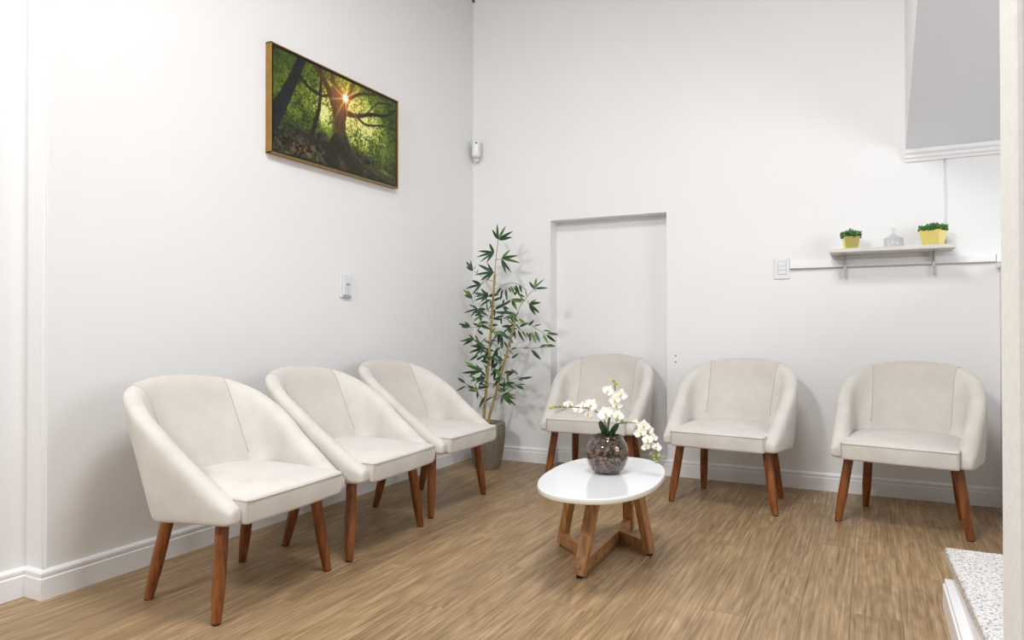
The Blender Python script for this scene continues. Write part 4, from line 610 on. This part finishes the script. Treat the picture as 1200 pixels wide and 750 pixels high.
LM = [leaf_mesh(M['leaf'], .10), leaf_mesh(M['leaf'], .02), leaf_mesh(M['leaf_light'], .05)]
rng = random.Random(21)
for k, q in enumerate(D['bamboo']):
    a, b_ = P3(q[:3]), P3(q[3:]); d = b_ - a; L_ = d.length
    if L_ < 0.02: continue
    x = d.normalized(); n = Vector((rng.uniform(-.7, .7), -1, rng.uniform(-.1, .9))); n = (n - x * n.dot(x)).normalized(); y = n.cross(x)
    o = bpy.data.objects.new('leaf', LM[2] if rng.random() < .17 else LM[k % 2]); C.objects.link(o); o.parent = pb
    mt = Matrix((x, y, n)).transposed().to_4x4(); mt.translation = a
    o.matrix_local = mt @ Matrix.Diagonal((L_, min(L_, .085) * rng.uniform(1.0, 1.25) , L_, 1))
bm = bmesh.new(); bmesh.ops.create_uvsphere(bm, u_segments=8, v_segments=6, radius=.009, matrix=Matrix.Translation(P3(D['redbud'])))
obj('bud', bm, M['red'], pb, smooth=True)

# ------------------------------------------------------------------ framed forest picture (flat print)
pic = empty('framed_picture', (0.0, -1.465, 2.04)); tag(pic, 'framed photo print of a sunlit forest tree, brass frame, on left wall', 'picture')
PWD, PHT = 1.012, 0.530
NX, NY = 330, 176
g = np.random.default_rng(3)
def vnoise(fx, fy, seed):
    r_ = np.random.default_rng(seed).random((int(fy) + 3, int(fx) + 3))
    X = np.linspace(0, fx, NX)[None, :].repeat(NY, 0); Y = np.linspace(0, fy, NY)[:, None].repeat(NX, 1)
    xi, yi = X.astype(int), Y.astype(int); fx_, fy_ = X - xi, Y - yi; fx_ = fx_ * fx_ * (3 - 2 * fx_); fy_ = fy_ * fy_ * (3 - 2 * fy_)
    return (r_[yi, xi] * (1 - fx_) + r_[yi, xi + 1] * fx_) * (1 - fy_) + (r_[yi + 1, xi] * (1 - fx_) + r_[yi + 1, xi + 1] * fx_) * fy_
def fbm(f, seed, asp=1.9):
    return sum(vnoise(f * asp * 2 ** k, f * 2 ** k, seed + k) * .5 ** k for k in range(5)) / 1.94
U = np.linspace(0, 1, NX)[None, :].repeat(NY, 0); Vv = np.linspace(0, 1, NY)[:, None].repeat(NX, 1)
img = np.zeros((NY, NX, 3))
leafn = fbm(9, 40); fine = fbm(34, 60); big = fbm(3, 80)
glow = np.exp(-(((U - .50) / .26) ** 2 + ((Vv - .72) / .34) ** 2)); glow2 = np.exp(-(((U - .36) / .07) ** 2 + ((Vv - .62) / .17) ** 2)); glow3 = np.exp(-(((U - .70) / .2) ** 2 + ((Vv - .55) / .28) ** 2))
lum = .07 + .38 * glow + .75 * glow2 + .62 * glow3 + .18 * np.exp(-((U - .12) / .1) ** 2 - ((Vv - .6) / .2) ** 2)
tex = np.clip((leafn * .6 + fbm(60, 61) * .9 - .55) * 3.6, 0, 1.8)
lum = lum * (.25 + 1.15 * tex)
dark = np.array([.035, .06, .025]); green = np.array([.42, .52, .08]); yel = np.array([.95, .93, .45])
t1 = np.clip(lum * 1.5, 0, 1)[..., None]; t2 = np.clip(lum * 1.5 - .75, 0, 1)[..., None]
img = dark * (1 - t1) + green * t1; img = img * (1 - t2) + yel * t2
grnd = np.clip((.30 - .10 * np.cos((U - .5) * 5) * 0 + .05 * (big - .5) * 4 - .20 * np.clip((U - .62) / .38, 0, 1) - Vv) * 18, 0, 1)[..., None]
gcol = np.array([.10, .095, .06]) * np.clip(fine[..., None] * 3.2 - .9, .1, 2)  + np.array([.10, .12, .03]) * np.clip(leafn - .55, 0, 1)[..., None] * 3
gcol = gcol + np.array([.35, .16, .06]) * (np.exp(-(((U - .2) / .10) ** 2 + ((Vv - .10) / .05) ** 2)) * np.clip(fine * 2 - .7, 0, 1))[..., None]
gcol = gcol + np.array([.45, .5, .08]) * (np.exp(-(((U - .93) / .08) ** 2 + ((Vv - .12) / .05) ** 2)))[..., None]
img = img * (1 - grnd) + gcol * grnd
def stroke(pts, ws, col, soft=.004):
    global img
    pts = catmull([(a, b_, 0) for a, b_ in pts], 12); n = len(pts)
    ws_ = np.interp(np.linspace(0, 1, n), np.linspace(0, 1, len(ws)), ws); best = np.full((NY, NX), 9.0)
    for q, wd in zip(pts, ws_):
        d = np.hypot((U - q[0]) * 1.9, Vv - q[1]) - wd * 1.9; best = np.minimum(best, d)
    m = np.clip(.5 - best / (2 * soft * 1.9), 0, 1)[..., None]
    c = np.array(col) * (.55 + .9 * fine[..., None]); img = img * (1 - m) + c * m
DK = (.035, .035, .028)
for a in (.08, .13, .2, .235): stroke([(a + .03, .85), (a, .3)], [.004, .006], DK)
stroke([(.20, 1.02), (.13, .75), (.06, .5), (-.02, .28)], [.028, .032, .04, .06], (.04, .045, .045))
stroke([(.16, .86), (.24, .76), (.34, .72), (.42, .78)], [.012, .010, .009, .008], DK)
stroke([(.34, .95), (.335, .75), (.32, .55), (.27, .27)], [.008, .012, .014, .016], (.05, .04, .028))
stroke([(.30, 1.02), (.38, .86), (.45, .66), (.49, .48)], [.02, .02, .03, .045], (.12, .075, .04))
stroke([(.42, 1.02), (.45, .85), (.48, .66)], [.014, .018, .02], (.13, .08, .04))
stroke([(.60, 1.0), (.57, .85), (.53, .72), (.50, .6)], [.012, .016, .026, .045], (.16, .10, .05))
stroke([(.485, .76), (.49, .60), (.495, .42), (.49, .30), (.48, .14)], [.060, .046, .042, .052, .10], (.15, .105, .06))
for a_, b0, c0 in ((.455, .44, .40), (.475, .47, .45), (.505, .51, .53), (.525, .53, .57)): stroke([(a_, .78), (b0, .5), (b0, .32), (c0, .12)], [.003, .003, .004, .005], (.05, .035, .022), .003)
stroke([(.46, .30), (.40, .22), (.25, .24), (.08, .30)], [.04, .02, .012, .008], (.07, .055, .04))
stroke([(.52, .38), (.58, .22), (.72, .10), (.98, .02)], [.03, .03, .026, .03], (.12, .11, .06))
stroke([(.53, .36), (.60, .19), (.74, .07), (.90, .0)], [.006, .006, .006, .006], (.03, .028, .018), .003)
stroke([(.50, .25), (.56, .12), (.66, .02)], [.05, .04, .04], (.07, .065, .04))
stroke([(.46, .24), (.42, .14), (.44, .04)], [.04, .05, .05], (.05, .055, .03))
stroke([(.54, .64), (.64, .66), (.76, .74), (.90, .80), (1.0, .92)], [.020, .014, .012, .010, .006], DK)
stroke([(.62, .66), (.70, .60), (.78, .62), (.86, .66), (1.0, .68)], [.010, .008, .007, .006, .004], DK)
stroke([(.56, .80), (.66, .92), (.80, .99)], [.012, .009, .006], DK)
stroke([(.72, .72), (.82, .90), (.95, .96)], [.007, .006, .004], DK)
for a in (.70, .77, .84, .90, .95): stroke([(a, .5 + .05 * math.sin(a * 40)), (a + .01, .14)], [.002, .004], DK, .003)
sx, sy = .535, .80; dx, dy = (U - sx) * 1.9, Vv - sy; rr = np.hypot(dx, dy); an = np.arctan2(dy, dx)
halo = np.exp(-(rr / .16) ** 1.3) * .9; rays = np.exp(-rr / .10) * np.clip(np.cos(an * 9 + .4), 0, 1) ** 6 * 1.6; disc = np.exp(-(rr / .035) ** 2) * 2.2
img = img + halo[..., None] * np.array([.75, .30, .08]) + rays[..., None] * np.array([1, .7, .3]) + disc[..., None] * np.array([1, .95, .75])
img = np.clip(img * .92, 0, 1) ** 1.35
me = bpy.data.meshes.new('print'); vv = []; ff = []
for j in range(NY + 1):
    for i in range(NX + 1): vv.append((0, (i / NX - .5) * (PWD - .036), (j / NY - .5) * (PHT - .036)))
for j in range(NY):
    for i in range(NX): k = j * (NX + 1) + i; ff.append((k, k + 1, k + NX + 2, k + NX + 1))
me.from_pydata(vv, [], ff)
ca = me.color_attributes.new('Col', 'FLOAT_COLOR', 'CORNER')
cols = np.ones((NX * NY, 4, 4), dtype=np.float32)
ip = np.pad(img, ((0, 1), (0, 1), (0, 0)), mode='edge')
for q, (dj, di) in enumerate(((0, 0), (0, 1), (1, 1), (1, 0))): cols[:, q, :3] = ip[dj:dj + NY, di:di + NX].reshape(-1, 3)
ca.data.foreach_set('color', cols.reshape(-1))
pm = mat('forest_print', (1, 1, 1, 1), 0.45, spec=0.3); at = pm.node_tree.nodes.new('ShaderNodeVertexColor'); at.layer_name = 'Col'
pm.node_tree.links.new(at.outputs[0], pm.node_tree.nodes['Principled BSDF'].inputs['Base Color'])
me.materials.append(pm); o = bpy.data.objects.new('print', me); C.objects.link(o); o.parent = pic; o.location = (0.0305, 0, 0)
bm = bmesh.new(); a, b_ = PWD / 2, PHT / 2; t_ = .006
box(bm, 0.001, .037, -a, a, b_ - t_, b_, bev=.0008, seg=1); box(bm, 0.001, .037, -a, a, -b_, -b_ + t_, bev=.0008, seg=1); box(bm, 0.001, .037, -a, -a + t_, -b_, b_, bev=.0008, seg=1); box(bm, 0.001, .037, a - t_, a, -b_, b_, bev=.0008, seg=1)
obj('frame', bm, M['gold_frame'], pic)
bm = bmesh.new(); box(bm, 0.002, .028, -a + t_, a - t_, -b_ + t_, b_ - t_); obj('backing', bm, M['black'], pic)

# ------------------------------------------------------------------ wall fittings
s1 = empty('wall_switch', (0, -1.397, 1.170)); tag(s1, 'small white dimmer plate on the left wall below the picture', 'switch')
obj('plate', bx(0.0005, .009, -.046, .046, -.066, .066, bev=.003), M['plastic'], s1)
obj('control', bx(.009, .016, -.030, .030, -.052, .056, bev=.003), M['plastic'], s1)
obj('button', bx(.016, .018, -.012, .018, .000, .012, bev=.0008, seg=1), M['plastic_grey'], s1)
bm = bmesh.new()
for k in range(3): box(bm, .016, .0168, -.022, .020, -.012 - .012 * k, -.010 - .012 * k)
obj('grille', bm, M['plastic_grey'], s1)
obj('lower_lip', bx(.009, .017, -.030, .030, -.066, -.056, bev=.002), M['plastic_grey'], s1)
s2 = empty('wall_switch', (2.108, 0, 1.284)); tag(s2, 'white triple switch plate on the back wall at the left end of the cable trunking', 'switch')
obj('plate', bx(-.043, .043, -.009, -.0005, -.062, .062, bev=.003), M['plastic'], s2)
fr = obj('module_frame', bx(-.024, .024, -.0105, -.009, -.036, .040, bev=.0006, seg=1), M['plastic_grey'], s2)
for k, (z0, z1) in enumerate(((.014, .038), (-.010, .012), (-.034, -.012))): obj('rocker', bx(-.0225, .0225, -.0125, -.0100, z0, z1, bev=.001), M['plastic'], s2)
ct = empty('cable_trunking', (2.15, 0, 1.30)); tag(ct, 'long white cable trunking running under the shelf to the right', 'trunking')
obj('cover', bx(0.002, 1.006, -.018, -.0005, -.019, .022, bev=.0025), M['trim'], ct)
obj('base_strip', bx(0.002, 1.006, -.021, -.0005, -.0225, -.019), M['plastic_grey'], ct)
obj('joint_cover', bx(1.008, 1.4, -.019, -.0005, -.0225, .0225, bev=.0025), M['trim'], ct)
cd = bmesh.new(); tube(cd, [(2.934, -.004, 1.842), (2.935, -.004, 1.74), (2.9375, -.004, 1.60), (2.936, -.004, 1.45), (2.937, -.004, 1.35)], 0.0035, 8)
tag(obj('cable', cd, M['plastic'], smooth=True), 'thin white cable running down the wall from the stair moulding', 'cable')
sn = empty('motion_sensor', (0.052, -0.034, 2.215)); sn.rotation_euler = (0, 0, R(20)); tag(sn, 'white rounded motion sensor high in the room corner', 'sensor')
bm = bmesh.new(); box(bm, -.030, .030, -.052, -.010, -.062, .066, bev=.018, seg=5); obj('housing', bm, M['plastic'], sn, smooth=True)
obj('lens', bx(-.004, .016, -.0545, -.050, -.028, .030, bev=.002), M['trim'], sn)
bm = bmesh.new(); tube(bm, [(.004, -.0525, .036), (.004, -.0565, .036)], .0065, 14); obj('eye', bm, M['black'], sn)
obj('mount', bx(-.014, .014, -.016, .020, -.088, .02, bev=.003), M['rough_white'], sn)
bm = bmesh.new(); tube(bm, [(-0.0, -.001, 3.34), (0.012, -.012, 3.305), (0.018, -.014, 3.30)], .006, 8); 
tag(obj('cable_end', bm, M['black'], smooth=True), 'short dark cable end at the top of the room corner', 'cable')

# ------------------------------------------------------------------ shelf and what stands on it
ZS = 1.366
shf = empty('wall_shelf', (2.667, 0, ZS)); tag(shf, 'pale wooden wall shelf on two brackets holding three ornaments', 'shelf')
obj('board', bx(-.296, .296, -.205, -.0005, -.020, 0, bev=.001, seg=1), M['shelf'], shf)
for xb in (2.445 - 2.667, 2.877 - 2.667):
    bm = bmesh.new(); box(bm, xb - .007, xb + .007, -.160, -.0215, -.0235, -.0202, bev=.0006, seg=1); box(bm, xb - .007, xb + .007, -.0245, -.0215, -.150, -.0202, bev=.0006, seg=1)
    box(bm, xb - .0015, xb + .0015, -.07, -.024, -.07, -.023)
    br = obj('bracket', bm, M['bracket'], shf)
    for z in (-.14, -.105):
        bm = bmesh.new(); tube(bm, [(xb, -.0245, z), (xb, -.0265, z)], .0042, 10); obj('screw', bm, M['plastic_grey'], br)
def planter(name, x, y, rz, w0, w1, h, label, fol, fw_):
    t = empty(name, (x, y, ZS), rz); tag(t, label, 'potted plant', 'gold planters on the wall shelf')
    bm = bmesh.new(); rings = []
    for ww, z in ((w0 * .96, 0), (w0, .002), (w1, h - .003), (w1, h), (w1 - .006, h), (w1 - .006, h - .012)):
        rings.append([bm.verts.new((sx * ww / 2, sy * ww / 2, z)) for sx, sy in ((-1, -1), (1, -1), (1, 1), (-1, 1))])
    bm.faces.new(rings[0][::-1]); bm.faces.new(rings[-1])
    for a, b_ in zip(rings, rings[1:]):
        for k in range(4): bm.faces.new((a[k], a[(k + 1) % 4], b_[(k + 1) % 4], b_[k]))
    bmesh.ops.bevel(bm, geom=[e for e in bm.edges if abs(e.verts[0].co.z - e.verts[1].co.z) > h * .5], offset=.004, segments=3, affect='EDGES')
    obj('pot', bm, M['gold'], t)
    rg = random.Random(fol); bm = bmesh.new()
    for k in range(fol):
        a = rg.uniform(0, 6.283); rr = fw_ / 2 * math.sqrt(rg.random()) * 1.0; hh = rg.uniform(.006, .04) * (1.15 - (rr / fw_)); 
        px, py = rr * math.cos(a), rr * math.sin(a); lean = Vector((px * 1.4, py * 1.4, .5)).normalized()
        s = rg.uniform(.0042, .0075)
        mt = Matrix.Translation((px, py, h - .004 + hh)) @ (lean + Vector((rg.uniform(-.7, .7), rg.uniform(-.7, .7), 0))).to_track_quat('Z', 'Y').to_matrix().to_4x4() @ Matrix.Diagonal((s, s * .45, s * 1.6, 1))
        bmesh.ops.create_icosphere(bm, subdivisions=1, radius=1, matrix=mt)
    tag(obj('foliage', bm, M['succulent'], t), kind='stuff')
planter('succulent_planter', 2.477, -.150, R(12), .060, .080, .066, 'smaller gold pot of green leaves at the left of the shelf', 170, .105)
planter('succulent_planter', 2.868, -.120, R(-24), .076, .104, .080, 'larger gold pot of green leaves at the right of the shelf', 300, .135)
jr = empty('glass_jar', (2.684, -.125, ZS)); tag(jr, 'clear glass sweet jar with a pointed lid, between two gold pots', 'jar')
bm = bmesh.new(); lathe(bm, [(0, 0), (.044, 0), (.047, .003), (.0475, .046), (.045, .046), (.0445, .005), (0, .004)], 40); obj('bowl', bm, M['glass'], jr, smooth=True)
bm = bmesh.new(); lathe(bm, [(0, .082), (.006, .080), (.014, .070), (.030, .056), (.049, .049), (.0495, .0468), (.047, .0468), (.028, .054), (.012, .067), (0, .078)], 40)
ld = obj('lid', bm, M['glass'], jr, smooth=True)
bm = bmesh.new(); lathe(bm, [(0, .081), (.005, .082), (.005, .088), (.010, .094), (.010, .100), (.004, .105), (0, .106)], 24); obj('knob', bm, M['glass'], ld, smooth=True)
for z in (0.758, 0.718):
    bm = bmesh.new(); tube(bm, [(1.476, -.0002, z), (1.476, -.0012, z)], .0045, 10)
    tag(obj('screw_hole', bm, M['black']), ('upper' if z > .74 else 'lower') + ' of two tiny dark screw holes in the back wall right of the recess', 'hole', 'screw holes beside the recess')
